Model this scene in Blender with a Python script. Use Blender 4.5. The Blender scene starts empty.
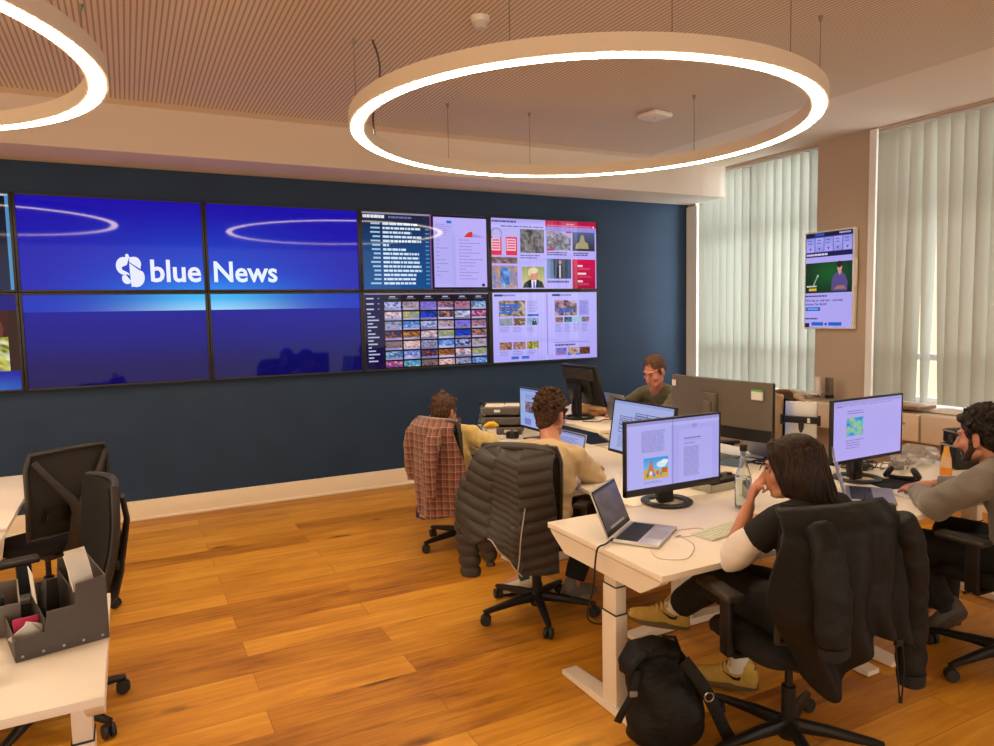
import bpy, bmesh, math, random
from math import sin, cos, pi, radians as R, sqrt, exp
from mathutils import Vector, Matrix, noise
V = Vector
random.seed(7)
COL = bpy.context.scene.collection

# ------------------------------------------------------------------ colour
def lin(h):
    if isinstance(h, (tuple, list)):
        return tuple(h[:3])
    h = h.lstrip('#')
    o = []
    for i in (0, 2, 4):
        c = int(h[i:i + 2], 16) / 255
        o.append(c / 12.92 if c <= .04045 else ((c + .055) / 1.055) ** 2.4)
    return tuple(o)

def mix(a, b, t):
    t = max(0, min(1, t))
    return tuple(a[i] * (1 - t) + b[i] * t for i in range(3))

# ------------------------------------------------------------------ materials
MATS = {}
def newmat(name):
    m = bpy.data.materials.new(name)
    m.use_nodes = True
    nt = m.node_tree
    return m, nt, nt.nodes, nt.links, nt.nodes['Principled BSDF']

def mat(name, col, rough=.5, metal=0, bump=0, bscale=80, var=0, vscale=6, spec=.5, sheen=0, coat=0, stretch=(1, 1, 1), alpha=1, trans=0, ior=1.45):
    if name in MATS:
        return MATS[name]
    m, nt, N, L, b = newmat(name)
    c = lin(col)
    b.inputs['Base Color'].default_value = (*c, 1)
    b.inputs['Roughness'].default_value = rough
    b.inputs['Metallic'].default_value = metal
    b.inputs['Specular IOR Level'].default_value = spec
    b.inputs['IOR'].default_value = ior
    if sheen:
        b.inputs['Sheen Weight'].default_value = sheen
        b.inputs['Sheen Roughness'].default_value = .5
    if coat:
        b.inputs['Coat Weight'].default_value = coat
    if trans:
        b.inputs['Transmission Weight'].default_value = trans
    if alpha < 1:
        b.inputs['Alpha'].default_value = alpha
    tc = N.new('ShaderNodeTexCoord')
    mp = N.new('ShaderNodeMapping')
    mp.inputs['Scale'].default_value = stretch
    L.new(tc.outputs['Object'], mp.inputs['Vector'])
    if var:
        n = N.new('ShaderNodeTexNoise')
        n.inputs['Scale'].default_value = vscale
        n.inputs['Detail'].default_value = 4
        L.new(mp.outputs[0], n.inputs['Vector'])
        r = N.new('ShaderNodeValToRGB')
        r.color_ramp.elements[0].position = .3
        r.color_ramp.elements[1].position = .7
        r.color_ramp.elements[0].color = (*[x * (1 - var) for x in c], 1)
        r.color_ramp.elements[1].color = (*[min(1, x * (1 + var)) for x in c], 1)
        L.new(n.outputs['Fac'], r.inputs[0])
        L.new(r.outputs[0], b.inputs['Base Color'])
    if bump:
        n2 = N.new('ShaderNodeTexNoise')
        n2.inputs['Scale'].default_value = bscale
        n2.inputs['Detail'].default_value = 3
        L.new(mp.outputs[0], n2.inputs['Vector'])
        bp = N.new('ShaderNodeBump')
        bp.inputs['Strength'].default_value = bump
        bp.inputs['Distance'].default_value = .01
        L.new(n2.outputs['Fac'], bp.inputs['Height'])
        L.new(bp.outputs[0], b.inputs['Normal'])
    MATS[name] = m
    return m

def emis(name, col, s, mixc=None):
    if name in MATS:
        return MATS[name]
    m, nt, N, L, b = newmat(name)
    b.inputs['Base Color'].default_value = (*lin(mixc or col), 1)
    b.inputs['Emission Color'].default_value = (*lin(col), 1)
    b.inputs['Emission Strength'].default_value = s
    MATS[name] = m
    return m

def screen_mat(name, s=1.0, rough=.05, spec=.5):
    if name in MATS:
        return MATS[name]
    m, nt, N, L, b = newmat(name)
    a = N.new('ShaderNodeAttribute')
    a.attribute_name = 'Col'
    b.inputs['Base Color'].default_value = (.004, .004, .005, 1)
    b.inputs['Roughness'].default_value = rough
    b.inputs['Specular IOR Level'].default_value = spec
    L.new(a.outputs['Color'], b.inputs['Emission Color'])
    b.inputs['Emission Strength'].default_value = s
    MATS[name] = m
    return m

def math_node(N, L, op, a, b=None):
    n = N.new('ShaderNodeMath')
    n.operation = op
    for i, x in enumerate((a, b)):
        if x is None:
            continue
        if isinstance(x, (int, float)):
            n.inputs[i].default_value = x
        else:
            L.new(x, n.inputs[i])
    return n.outputs[0]

def glass(name, tint=(1, 1, 1), rough=.0, ior=1.45):
    return mat(name, tint, rough, trans=1, ior=ior)

# ------------------------------------------------------------------ mesh builder
def frame(t, ref=None):
    t = t.normalized()
    ref = ref or V((0, 0, 1))
    if abs(t.dot(ref)) > .98:
        ref = V((1, 0, 0)) if abs(t.x) < .9 else V((0, 1, 0))
    x = (ref - t * ref.dot(t)).normalized()
    return x, t.cross(x)

class MB:
    def __init__(self):
        self.v = []; self.f = []; self.m = []; self.c = []
        self.M = Matrix()
    def add(self, vs, fs, mi=0, col=None):
        o = len(self.v)
        M = self.M
        self.v += [M @ V(p) for p in vs]
        for i, f in enumerate(fs):
            self.f.append([o + k for k in f])
            self.m.append(mi)
            self.c.append(col)
        return self
    def box(self, c, s, bev=0, rot=None, mi=0, seg=2):
        bm = bmesh.new()
        bmesh.ops.create_cube(bm, size=1)
        for q in bm.verts:
            q.co = V((q.co.x * s[0], q.co.y * s[1], q.co.z * s[2]))
        if bev:
            bmesh.ops.bevel(bm, geom=bm.edges[:], offset=bev, segments=seg, affect='EDGES', profile=.5)
        M = Matrix.Translation(c)
        if rot is not None:
            M = M @ rot
        bm.verts.index_update()
        vs = [M @ q.co for q in bm.verts]
        fs = [[q.index for q in f.verts] for f in bm.faces]
        bm.free()
        return self.add(vs, fs, mi)
    def tube(self, path, r, n=10, cap=True, ref=None, mi=0, closed=False):
        """r: number, list of numbers, or list of (ra, rb); ref fixes the direction of ra"""
        P = [V(p) for p in path]
        k = len(P)
        if not isinstance(r, (list, tuple)):
            r = [r] * k
        vs = []; fs = []
        px = None
        for i in range(k):
            if closed:
                t = P[(i + 1) % k] - P[i - 1]
            else:
                t = P[min(i + 1, k - 1)] - P[max(i - 1, 0)]
            if t.length < 1e-9:
                t = V((0, 0, 1))
            if ref is not None:
                x, y = frame(t, V(ref))
            elif px is None:
                x, y = frame(t)
            else:
                tt = t.normalized()
                x = px - tt * px.dot(tt)
                x = x.normalized() if x.length > 1e-6 else frame(t)[0]
                y = tt.cross(x)
            px = x
            ra, rb = r[i] if isinstance(r[i], (tuple, list)) else (r[i], r[i])
            for j in range(n):
                a = 2 * pi * j / n
                vs.append(P[i] + x * (ra * cos(a)) + y * (rb * sin(a)))
        rng = k if closed else k - 1
        for i in range(rng):
            i2 = (i + 1) % k
            for j in range(n):
                j2 = (j + 1) % n
                fs.append([i * n + j, i * n + j2, i2 * n + j2, i2 * n + j])
        if cap and not closed:
            fs.append([j for j in range(n)][::-1])
            fs.append([(k - 1) * n + j for j in range(n)])
        return self.add(vs, fs, mi)
    def limb(self, path, r, n=14, ref=None, mi=0):
        """tube with rounded ends"""
        P = [V(p) for p in path]
        r = list(r) if isinstance(r, (list, tuple)) else [r] * len(P)
        rr = [x if isinstance(x, (tuple, list)) else (x, x) for x in r]
        a = (P[0] - P[1]).normalized(); b = (P[-1] - P[-2]).normalized()
        r0 = min(rr[0]); r1 = min(rr[-1])
        pre = [(P[0] + a * r0 * sin(q), (rr[0][0] * cos(q), rr[0][1] * cos(q))) for q in (1.35, .95, .5)]
        post = [(P[-1] + b * r1 * sin(q), (rr[-1][0] * cos(q), rr[-1][1] * cos(q))) for q in (.5, .95, 1.35)]
        al = pre + list(zip(P, rr)) + post
        return self.tube([x[0] for x in al], [x[1] for x in al], n, True, ref, mi)
    def lathe(self, prof, n=24, c=(0, 0, 0), mi=0, M=None):
        vs = []; fs = []
        c = V(c)
        for (r, z) in prof:
            for j in range(n):
                a = 2 * pi * j / n
                p = V((r * cos(a), r * sin(a), z))
                if M is not None:
                    p = M @ p
                vs.append(p + c)
        k = len(prof)
        for i in range(k - 1):
            for j in range(n):
                j2 = (j + 1) % n
                fs.append([i * n + j, i * n + j2, (i + 1) * n + j2, (i + 1) * n + j])
        if prof[0][0] > 1e-6:
            fs.append([j for j in range(n)][::-1])
        if prof[-1][0] > 1e-6:
            fs.append([(k - 1) * n + j for j in range(n)])
        return self.add(vs, fs, mi)
    def ell(self, c, r, n=18, M=None, mi=0):
        vs = []; fs = []
        c = V(c); m = n // 2
        for i in range(m + 1):
            t = pi * i / m
            for j in range(n):
                a = 2 * pi * j / n
                p = V((r[0] * sin(t) * cos(a), r[1] * sin(t) * sin(a), r[2] * cos(t)))
                if M is not None:
                    p = M @ p
                vs.append(c + p)
        for i in range(m):
            for j in range(n):
                j2 = (j + 1) % n
                fs.append([i * n + j, (i + 1) * n + j, (i + 1) * n + j2, i * n + j2])
        return self.add(vs, fs, mi)
    def prism(self, poly, h, M=None, mi=0):
        """poly in local xy, extruded 0..h along z; M places it"""
        k = len(poly)
        vs = [V((p[0], p[1], 0)) for p in poly] + [V((p[0], p[1], h)) for p in poly]
        if M is not None:
            vs = [M @ p for p in vs]
        fs = [list(range(k))[::-1], list(range(k, 2 * k))]
        for i in range(k):
            j = (i + 1) % k
            fs.append([i, j, k + j, k + i])
        return self.add(vs, fs, mi)
    def sheet(self, fn, nu, nv, th=.01, mi=0, mfun=None, bulge=None, flip=False):
        """closed thick sheet; fn(u,v) -> point; bulge(u,v) lifts the outer side"""
        P = [[V(fn(i / nu, j / nv)) for j in range(nv + 1)] for i in range(nu + 1)]
        O = []; I = []
        for i in range(nu + 1):
            for j in range(nv + 1):
                du = P[min(i + 1, nu)][j] - P[max(i - 1, 0)][j]
                dv = P[i][min(j + 1, nv)] - P[i][max(j - 1, 0)]
                nn = du.cross(dv)
                nn = nn.normalized() if nn.length > 1e-9 else V((0, -1, 0))
                if flip: nn = -nn
                b = bulge(i / nu, j / nv) if bulge else 0
                O.append(P[i][j] + nn * b)
                I.append(P[i][j] - nn * th)
        w = nv + 1
        o = len(O)
        base = len(self.f)
        fs = []; ms = []
        def mm(i, j):
            return mfun((i + .5) / nu, (j + .5) / nv) if mfun else mi
        for i in range(nu):
            for j in range(nv):
                a, b, c, d = i * w + j, (i + 1) * w + j, (i + 1) * w + j + 1, i * w + j + 1
                fs.append([a, b, c, d]); ms.append(mm(i, j))
                fs.append([o + a, o + d, o + c, o + b]); ms.append(mm(i, j))
        for i in range(nu):
            for j in (0, nv):
                a, b = i * w + j, (i + 1) * w + j
                fs.append([a, o + a, o + b, b] if j == 0 else [a, b, o + b, o + a]); ms.append(mm(i, min(j, nv - 1)))
        for j in range(nv):
            for i in (0, nu):
                a, b = i * w + j, i * w + j + 1
                fs.append([a, b, o + b, o + a] if i == 0 else [a, o + a, o + b, b]); ms.append(mm(min(i, nu - 1), j))
        self.add(O + I, fs, mi)
        self.m[base:] = ms
        return self
    def build(self, name, mats, parent=None, smooth=35, remesh=0, sm=0, disp=None, decim=0):
        me = bpy.data.meshes.new(name)
        me.from_pydata([tuple(p) for p in self.v], [], self.f)
        if not isinstance(mats, (list, tuple)):
            mats = [mats]
        for x in mats:
            me.materials.append(x)
        if len(mats) > 1:
            me.polygons.foreach_set('material_index', self.m)
        if any(c is not None for c in self.c):
            at = me.color_attributes.new('Col', 'FLOAT_COLOR', 'CORNER')
            buf = []
            for f, c in zip(self.f, self.c):
                if c is None:
                    c = (0, 0, 0)
                if isinstance(c[0], (tuple, list)):
                    for q in c:
                        buf += [*q, 1]
                else:
                    buf += [*c, 1] * len(f)
            at.data.foreach_set('color', buf)
        o = bpy.data.objects.new(name, me)
        COL.objects.link(o)
        if remesh:
            bm = bmesh.new(); bm.from_mesh(me)
            bmesh.ops.recalc_face_normals(bm, faces=bm.faces[:])
            bm.to_mesh(me); bm.free()
            md = o.modifiers.new('r', 'REMESH'); md.mode = 'VOXEL'; md.voxel_size = remesh; md.adaptivity = 0
            if sm:
                s = o.modifiers.new('s', 'SMOOTH'); s.iterations = sm; s.factor = .5
            dg = bpy.context.evaluated_depsgraph_get()
            me2 = bpy.data.meshes.new_from_object(o.evaluated_get(dg))
            o.modifiers.clear()
            o.data = me2
            bpy.data.meshes.remove(me)
            me = me2; me.name = name
            if not len(me.materials):
                for x in mats:
                    me.materials.append(x)
        if disp:
            nn = [q.normal.copy() for q in me.vertices]
            for q, n_ in zip(me.vertices, nn):
                q.co = q.co + n_ * disp(q.co)
        if smooth:
            me.polygons.foreach_set('use_smooth', [True] * len(me.polygons))
            if smooth < 179 and not remesh:
                me.set_sharp_from_angle(angle=R(smooth))
        me.update()
        if parent is not None:
            o.parent = parent
        return o

def join_text(mb, s, loc, size, mi=0, M=None, bold=0, col=None, align='LEFT', xs=1):
    cu = bpy.data.curves.new('t', 'FONT')
    cu.body = s; cu.size = size; cu.offset = bold * size; cu.align_x = align; cu.resolution_u = 3
    o = bpy.data.objects.new('t', cu)
    COL.objects.link(o)
    dg = bpy.context.evaluated_depsgraph_get()
    me = bpy.data.meshes.new_from_object(o.evaluated_get(dg))
    vs = [V((q.co.x * xs, 0, q.co.y)) + V(loc) for q in me.vertices]
    fs = [list(p.vertices) for p in me.polygons]
    if M is not None:
        vs = [M @ q for q in vs]
    mb.add(vs, fs, mi, col)
    bpy.data.objects.remove(o); bpy.data.curves.remove(cu); bpy.data.meshes.remove(me)

# ------------------------------------------------------------------ things
def tag(o, label=None, cat=None, group=None, kind=None):
    if label: o['label'] = label
    if cat: o['category'] = cat
    if group: o['group'] = group
    if kind: o['kind'] = kind
    return o

def thing(name, label, cat, loc=(0, 0, 0), rz=0, group=None):
    o = bpy.data.objects.new(name, None)
    o.empty_display_size = .1
    COL.objects.link(o)
    o.location = loc; o.rotation_euler = (0, 0, rz)
    return tag(o, label, cat, group)

def copy_tree(o, parent=None):
    c = o.copy(); COL.objects.link(c)
    c.parent = parent
    for ch in list(o.children):
        copy_tree(ch, c)
    return c

# ------------------------------------------------------------------ screens painted in coloured faces
class Screen:
    def __init__(s, w, h):
        s.w, s.h = w, h
        s.mb = MB()
    def p(s, u, v, l=0):
        return V(((u - .5) * s.w, -.0005 * l, (.5 - v) * s.h))
    def rect(s, x0, y0, x1, y1, col, l=1):
        s.mb.add([s.p(x0, y1, l), s.p(x1, y1, l), s.p(x1, y0, l), s.p(x0, y0, l)], [[0, 1, 2, 3]], 0, lin(col))
    def poly(s, pts, col, l=2):
        s.mb.add([s.p(*q, l) for q in pts], [list(range(len(pts)))[::-1]], 0, lin(col))
    def disc(s, x, y, rx, ry, col, l=3, n=14):
        s.poly([(x + rx * cos(2 * pi * i / n), y + ry * sin(2 * pi * i / n)) for i in range(n)], col, l)
    def grad(s, x0, y0, x1, y1, fn, nx, ny, l=0):
        vs = []; fs = []; cc = []
        for j in range(ny + 1):
            for i in range(nx + 1):
                u = x0 + (x1 - x0) * i / nx; v = y0 + (y1 - y0) * j / ny
                vs.append(s.p(u, v, l)); cc.append(fn(i / nx, j / ny))
        o = len(s.mb.v)
        s.mb.v += vs
        for j in range(ny):
            for i in range(nx):
                q = [j * (nx + 1) + i, (j + 1) * (nx + 1) + i, (j + 1) * (nx + 1) + i + 1, j * (nx + 1) + i + 1]
                s.mb.f.append([o + k for k in q]); s.mb.m.append(0); s.mb.c.append([cc[k] for k in q])
    def photo(s, x0, y0, x1, y1, seed, pal, n=9, m=6, l=2, rough=2.2):
        pal = [lin(c) for c in pal]
        rnd = random.Random(seed)
        off = V((rnd.random() * 50, rnd.random() * 50, seed)); asp = abs((x1 - x0) * s.w / ((y1 - y0) * s.h))
        def fn(u, v):
            t = noise.noise(V((u * rough * asp, v * rough, 0)) + off) * .9 + noise.noise(V((u * rough * 2.3 * asp, v * rough * 2.3, 5)) + off) * .6 + .5 + (v - .5) * .35 + rnd.uniform(-.16, .16)
            t = max(0, min(.999, t)) * (len(pal) - 1)
            k = int(t)
            return mix(pal[k], pal[k + 1], t - k)
        s.grad(x0, y0, x1, y1, fn, n, m, l)
    def greek(s, x0, y0, x1, y1, rows, col, l=2, fill=.45, rag=.35, seed=0, word=.06):
        rnd = random.Random(seed * 31 + rows)
        dy = (y1 - y0) / rows
        for k in range(rows):
            xe = x1 - (x1 - x0) * rnd.random() * rag
            x = x0
            while x < xe:
                wl = (x1 - x0) * rnd.uniform(.4, 1.6) * word * 2
                xx = min(xe, x + wl)
                s.rect(x, y0 + dy * k, xx, y0 + dy * (k + fill), col, l)
                x = xx + (x1 - x0) * .018
    def text(s, t, x, y, size, col, l=4, bold=0, xs=1):
        join_text(s.mb, t, s.p(x, y, l), size, 0, None, bold, lin(col), xs=xs)
    def build(s, name, m, parent, loc=(0, 0, 0)):
        o = s.mb.build(name, m, parent, smooth=0)
        o.location = loc
        return o
# ================================================================== THE ROOM
ZC = 3.35; WX = 6.965; ZB = 3.0; WY = .07
def struct(name, mb, m, parent=None, smooth=0):
    o = mb.build(name, m, parent, smooth=smooth)
    o['kind'] = 'structure'
    return o

# floor ------------------------------------------------------------
def floor_mat():
    m, nt, N, L, b = newmat('oak_floor')
    tc = N.new('ShaderNodeTexCoord')
    br = N.new('ShaderNodeTexBrick')
    br.offset = .37; br.offset_frequency = 2
    br.inputs['Scale'].default_value = 1
    br.inputs['Brick Width'].default_value = 1.9
    br.inputs['Row Height'].default_value = .19
    br.inputs['Mortar Size'].default_value = .0018
    br.inputs['Mortar Smooth'].default_value = .3
    br.inputs['Bias'].default_value = 0
    br.inputs['Color1'].default_value = (0, 0, 0, 1)
    br.inputs['Color2'].default_value = (1, 1, 1, 1)
    br.inputs['Mortar'].default_value = (.5, .5, .5, 1)
    L.new(tc.outputs['Object'], br.inputs['Vector'])
    # row dependent shift so that the boards of neighbouring rows do not share a figure
    sep = N.new('ShaderNodeSeparateXYZ'); L.new(tc.outputs['Object'], sep.inputs[0])
    row = math_node(N, L, 'FLOOR', math_node(N, L, 'DIVIDE', sep.outputs[1], .19))
    cmb = N.new('ShaderNodeCombineXYZ')
    L.new(math_node(N, L, 'ADD', sep.outputs[0], math_node(N, L, 'MULTIPLY', row, 3.7)), cmb.inputs[0])
    L.new(sep.outputs[1], cmb.inputs[1])
    L.new(math_node(N, L, 'MULTIPLY', br.outputs['Color'], 4.0), cmb.inputs[2])
    mp = N.new('ShaderNodeMapping'); mp.inputs['Scale'].default_value = (1.6, 16, 1)
    L.new(cmb.outputs[0], mp.inputs['Vector'])
    n = N.new('ShaderNodeTexNoise'); n.inputs['Scale'].default_value = 1.7; n.inputs['Detail'].default_value = 7
    n.inputs['Roughness'].default_value = .62; n.inputs['Distortion'].default_value = .6
    L.new(mp.outputs[0], n.inputs['Vector'])
    mp2 = N.new('ShaderNodeMapping'); mp2.inputs['Scale'].default_value = (1.2, 3.2, 1)
    L.new(cmb.outputs[0], mp2.inputs['Vector'])
    n2 = N.new('ShaderNodeTexNoise'); n2.inputs['Scale'].default_value = 1.6; n2.inputs['Detail'].default_value = 3
    L.new(mp2.outputs[0], n2.inputs['Vector'])
    t = math_node(N, L, 'ADD', math_node(N, L, 'MULTIPLY', br.outputs['Color'], .30),
                  math_node(N, L, 'ADD', math_node(N, L, 'MULTIPLY', n.outputs['Fac'], .62), math_node(N, L, 'MULTIPLY', n2.outputs['Fac'], .42)))
    r = N.new('ShaderNodeValToRGB')
    e = r.color_ramp.elements
    e[0].position = .36; e[0].color = (.20, .064, .004, 1)
    e[1].position = .98; e[1].color = (.82, .42, .055, 1)
    q = e.new(.54); q.color = (.46, .185, .013, 1)
    q = e.new(.74); q.color = (.65, .29, .025, 1)
    L.new(t, r.inputs[0])
    # knots
    vo = N.new('ShaderNodeTexVoronoi'); vo.inputs['Scale'].default_value = 1.15
    mp3 = N.new('ShaderNodeMapping'); mp3.inputs['Scale'].default_value = (1, 3.0, 1)
    L.new(cmb.outputs[0], mp3.inputs['Vector'])
    nd = N.new('ShaderNodeTexNoise'); nd.inputs['Scale'].default_value = 9
    L.new(tc.outputs['Object'], nd.inputs['Vector'])
    vm = N.new('ShaderNodeMixRGB'); vm.inputs['Fac'].default_value = .12
    L.new(mp3.outputs[0], vm.inputs[1]); L.new(nd.outputs['Color'], vm.inputs[2])
    L.new(vm.outputs[0], vo.inputs['Vector'])
    kr = N.new('ShaderNodeValToRGB'); ke = kr.color_ramp.elements
    ke[0].position = .035; ke[0].color = (.10, .07, .05, 1)
    ke[1].position = .12; ke[1].color = (1, 1, 1, 1)
    L.new(vo.outputs['Distance'], kr.inputs[0])
    mu = N.new('ShaderNodeMixRGB'); mu.blend_type = 'MULTIPLY'; mu.inputs['Fac'].default_value = .8
    L.new(r.outputs[0], mu.inputs[1]); L.new(kr.outputs[0], mu.inputs[2])
    mo = N.new('ShaderNodeMixRGB'); mo.blend_type = 'MULTIPLY'
    L.new(math_node(N, L, 'MULTIPLY', br.outputs['Fac'], .6), mo.inputs['Fac'])
    L.new(mu.outputs[0], mo.inputs[1]); mo.inputs[2].default_value = (.25, .18, .12, 1)
    L.new(mo.outputs[0], b.inputs['Base Color'])
    rr = N.new('ShaderNodeMapRange'); rr.inputs['To Min'].default_value = .34; rr.inputs['To Max'].default_value = .5
    L.new(n.outputs['Fac'], rr.inputs['Value']); L.new(rr.outputs[0], b.inputs['Roughness'])
    b.inputs['Specular IOR Level'].default_value = .35
    bp = N.new('ShaderNodeBump'); bp.inputs['Strength'].default_value = .18; bp.inputs['Distance'].default_value = .004
    hh = math_node(N, L, 'SUBTRACT', n.outputs['Fac'], math_node(N, L, 'MULTIPLY', br.outputs['Fac'], 1.5))
    L.new(hh, bp.inputs['Height']); L.new(bp.outputs[0], b.inputs['Normal'])
    return m
struct('floor', MB().box((1.2, -5.2, -.05), (12.4, 11.2, .1)), floor_mat())

# walls ------------------------------------------------------------
m_navy = mat('navy_wall', (.0185, .041, .088), .55, bump=.05, bscale=140, var=.08, vscale=3, spec=.3)
struct('wall_back', MB().box((1.0, WY + .1, ZC / 2), (12.0, .2, ZC)), m_navy)
m_base = mat('cream_paint', (.80, .70, .55), .45)
bb = MB(); bb.box((1.0, WY - .012, .085), (11.92, .024, .17), .004)
bb.box((1.0, WY - .03, .012), (11.92, .022, .024), .004)
struct('baseboard_back', bb, m_base, smooth=30)
m_plas = mat('warm_plaster', (.52, .41, .31), .8, bump=.04, bscale=200, var=.04, vscale=2)
m_white = mat('white_plaster', (.72, .62, .52), .75, bump=.03, bscale=200)
# beam in front of the back wall
struct('trim_1', MB().box((.98, WY - .31, (ZB + ZC) / 2), (11.96, .62, ZC - ZB - .002)), m_white)

def ceil_mat():
    m, nt, N, L, b = newmat('slotted_ceiling')
    tc = N.new('ShaderNodeTexCoord'); sp = N.new('ShaderNodeSeparateXYZ')
    L.new(tc.outputs['Object'], sp.inputs[0])
    fx = math_node(N, L, 'FRACT', math_node(N, L, 'DIVIDE', math_node(N, L, 'ADD', sp.outputs[0], 50), .030))
    sx = math_node(N, L, 'LESS_THAN', fx, .36)
    fy = math_node(N, L, 'FRACT', math_node(N, L, 'DIVIDE', math_node(N, L, 'ADD', sp.outputs[1], 50), .050))
    sy = math_node(N, L, 'LESS_THAN', fy, .80)
    inx = math_node(N, L, 'LESS_THAN', sp.outputs[0], 5.75)
    iny = math_node(N, L, 'LESS_THAN', sp.outputs[1], -.70)
    k = math_node(N, L, 'MULTIPLY', sx, math_node(N, L, 'MULTIPLY', inx, iny))
    mx = N.new('ShaderNodeMixRGB')
    L.new(k, mx.inputs[0])
    mx.inputs[1].default_value = (.74, .64, .53, 1); mx.inputs[2].default_value = (.42, .34, .27, 1)
    L.new(mx.outputs[0], b.inputs['Base Color'])
    b.inputs['Roughness'].default_value = .85
    return m
struct('ceiling', MB().box((1.2, -5.2, ZC + .05), (12.4, 11.2, .1)), ceil_mat())

# right wall: pier, parapet, lintel, jambs
rw = MB()
PT = .30
def wbox(y0, y1, z0, z1, x0=WX, x1=WX + PT):
    rw.box(((x0 + x1) / 2, (y0 + y1) / 2, (z0 + z1) / 2), (x1 - x0, y1 - y0, z1 - z0))
wbox(-2.37, -1.79, 0, ZC)                 # pier with the portrait screen
wbox(-.06, WY, 0, ZC)
wbox(-1.79, -.06, 0, .80); wbox(-6.2, -2.37, 0, .80)
wbox(-1.79, -.06, 3.33, ZC); wbox(-6.2, -2.37, 3.33, ZC)
wbox(-10.5, -6.2, 0, ZC)
struct('wall_right', rw, m_plas)
struct('baseboard_right', MB().box((WX - .01, -5.2, .06), (.02, 10.4, .12)), m_base)

m_frame = mat('white_window_frame', (.85, .86, .86), .4)
def window(name, y0, y1, nm):
    f = MB()
    X = WX + .20
    z0, z1 = .82, 3.32
    for yy in [y0 + .035, y1 - .035] + [y0 + (y1 - y0) * k / nm for k in range(1, nm)]:
        f.box((X, yy, (z0 + z1) / 2), (.06, .07, z1 - z0), .006)
    for zz in (z0 + .035, z1 - .035, 2.62, 1.25):
        f.box((X, (y0 + y1) / 2, zz), (.055, y1 - y0, .06), .006)
    w = struct(name, f, m_frame)
    g = MB().box((X, (y0 + y1) / 2, (z0 + z1) / 2), (.006, y1 - y0 - .02, z1 - z0 - .02))
    m, nt, N, L, b = newmat('window_glass_' + name)
    tr = N.new('ShaderNodeBsdfTransparent'); gl = N.new('ShaderNodeBsdfGlossy'); gl.inputs['Roughness'].default_value = 0
    mxs = N.new('ShaderNodeMixShader'); mxs.inputs[0].default_value = .06
    L.new(tr.outputs[0], mxs.inputs[1]); L.new(gl.outputs[0], mxs.inputs[2])
    L.new(mxs.outputs[0], N['Material Output'].inputs['Surface'])
    go = struct('window_glass', g, m, w)
    return w
window('window_1', -1.79, -.06, 2)
window('window_2', -6.2, -2.37, 4)
m_sill = mat('sill_white', (.82, .78, .72), .35)
struct('trim_2', MB().box((WX + .0, -.925, .815), (.30, 1.72, .03), .004), m_sill)
struct('trim_3', MB().box((WX + .0, -4.285, .815), (.30, 3.82, .03), .004), m_sill)
m_jamb = mat('jamb_white', (.86, .86, .84), .5)
struct('trim_4', MB().box((WX - .012, -.020, 1.9), (.03, .18, 2.14), .003), m_jamb)
struct('trim_5', MB().box((WX - .012, -2.40, 2.09), (.03, .07, 2.50), .003), m_jamb)

# radiator cabinets under the windows (each with its own door)
m_cab = mat('beige_cabinet', (.72, .58, .43), .45)
m_dark = mat('dark_gap', (.05, .04, .03), .8)
m_steel = mat('brushed_steel', (.55, .55, .55), .3, 1)
def cabinet(y0, y1, label):
    t = thing('window_cabinet', label, 'cabinet', (WX - .16, (y0 + y1) / 2, .56), 0, 'cabinets under the windows')
    MB().box((-.015, 0, .118), (.285, y1 - y0 - .004, .236), .003).build('carcass', m_cab, t)
    d = MB().box((-.171, 0, .118), (.018, y1 - y0 - .012, .228), .003).build('door', m_cab, t)
    MB().lathe([(.010, 0), (.012, .004), (.009, .012), (0, .013)], 14, (-.180, -(y1 - y0) / 2 + .13, .15), M=Matrix.Rotation(-pi / 2, 3, 'Y')).build('lock', m_steel, d)
    return t
cabinet(-1.80, -.02, 'beige cabinet below the narrow window beside the blue wall')
cabinet(-3.10, -1.81, 'beige floating cabinet below the portrait screen')
cabinet(-4.40, -3.11, 'beige floating cabinet behind the bearded man with curly hair')

# vertical blinds ---------------------------------------------------
def blind_mat():
    m, nt, N, L, b = newmat('blind_fabric')
    d = N.new('ShaderNodeBsdfDiffuse'); d.inputs['Color'].default_value = (.56, .55, .48, 1)
    tl = N.new('ShaderNodeBsdfTranslucent'); tl.inputs['Color'].default_value = (.56, .55, .50, 1)
    tc = N.new('ShaderNodeTexCoord')
    mp = N.new('ShaderNodeMapping'); mp.inputs['Scale'].default_value = (40, 40, 300); L.new(tc.outputs['Object'], mp.inputs[0])
    n = N.new('ShaderNodeTexNoise'); n.inputs['Scale'].default_value = 3; L.new(mp.outputs[0], n.inputs[0])
    mr = N.new('ShaderNodeMapRange'); mr.inputs['To Min'].default_value = .45; mr.inputs['To Max'].default_value = .58
    L.new(n.outputs['Fac'], mr.inputs['Value'])
    mx = N.new('ShaderNodeMixShader'); L.new(mr.outputs[0], mx.inputs[0])
    L.new(d.outputs[0], mx.inputs[1]); L.new(tl.outputs[0], mx.inputs[2])
    L.new(mx.outputs[0], N['Material Output'].inputs['Surface'])
    return m
m_blind = blind_mat()
m_rail = mat('blind_rail', (.75, .75, .72), .4, .2)
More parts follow.
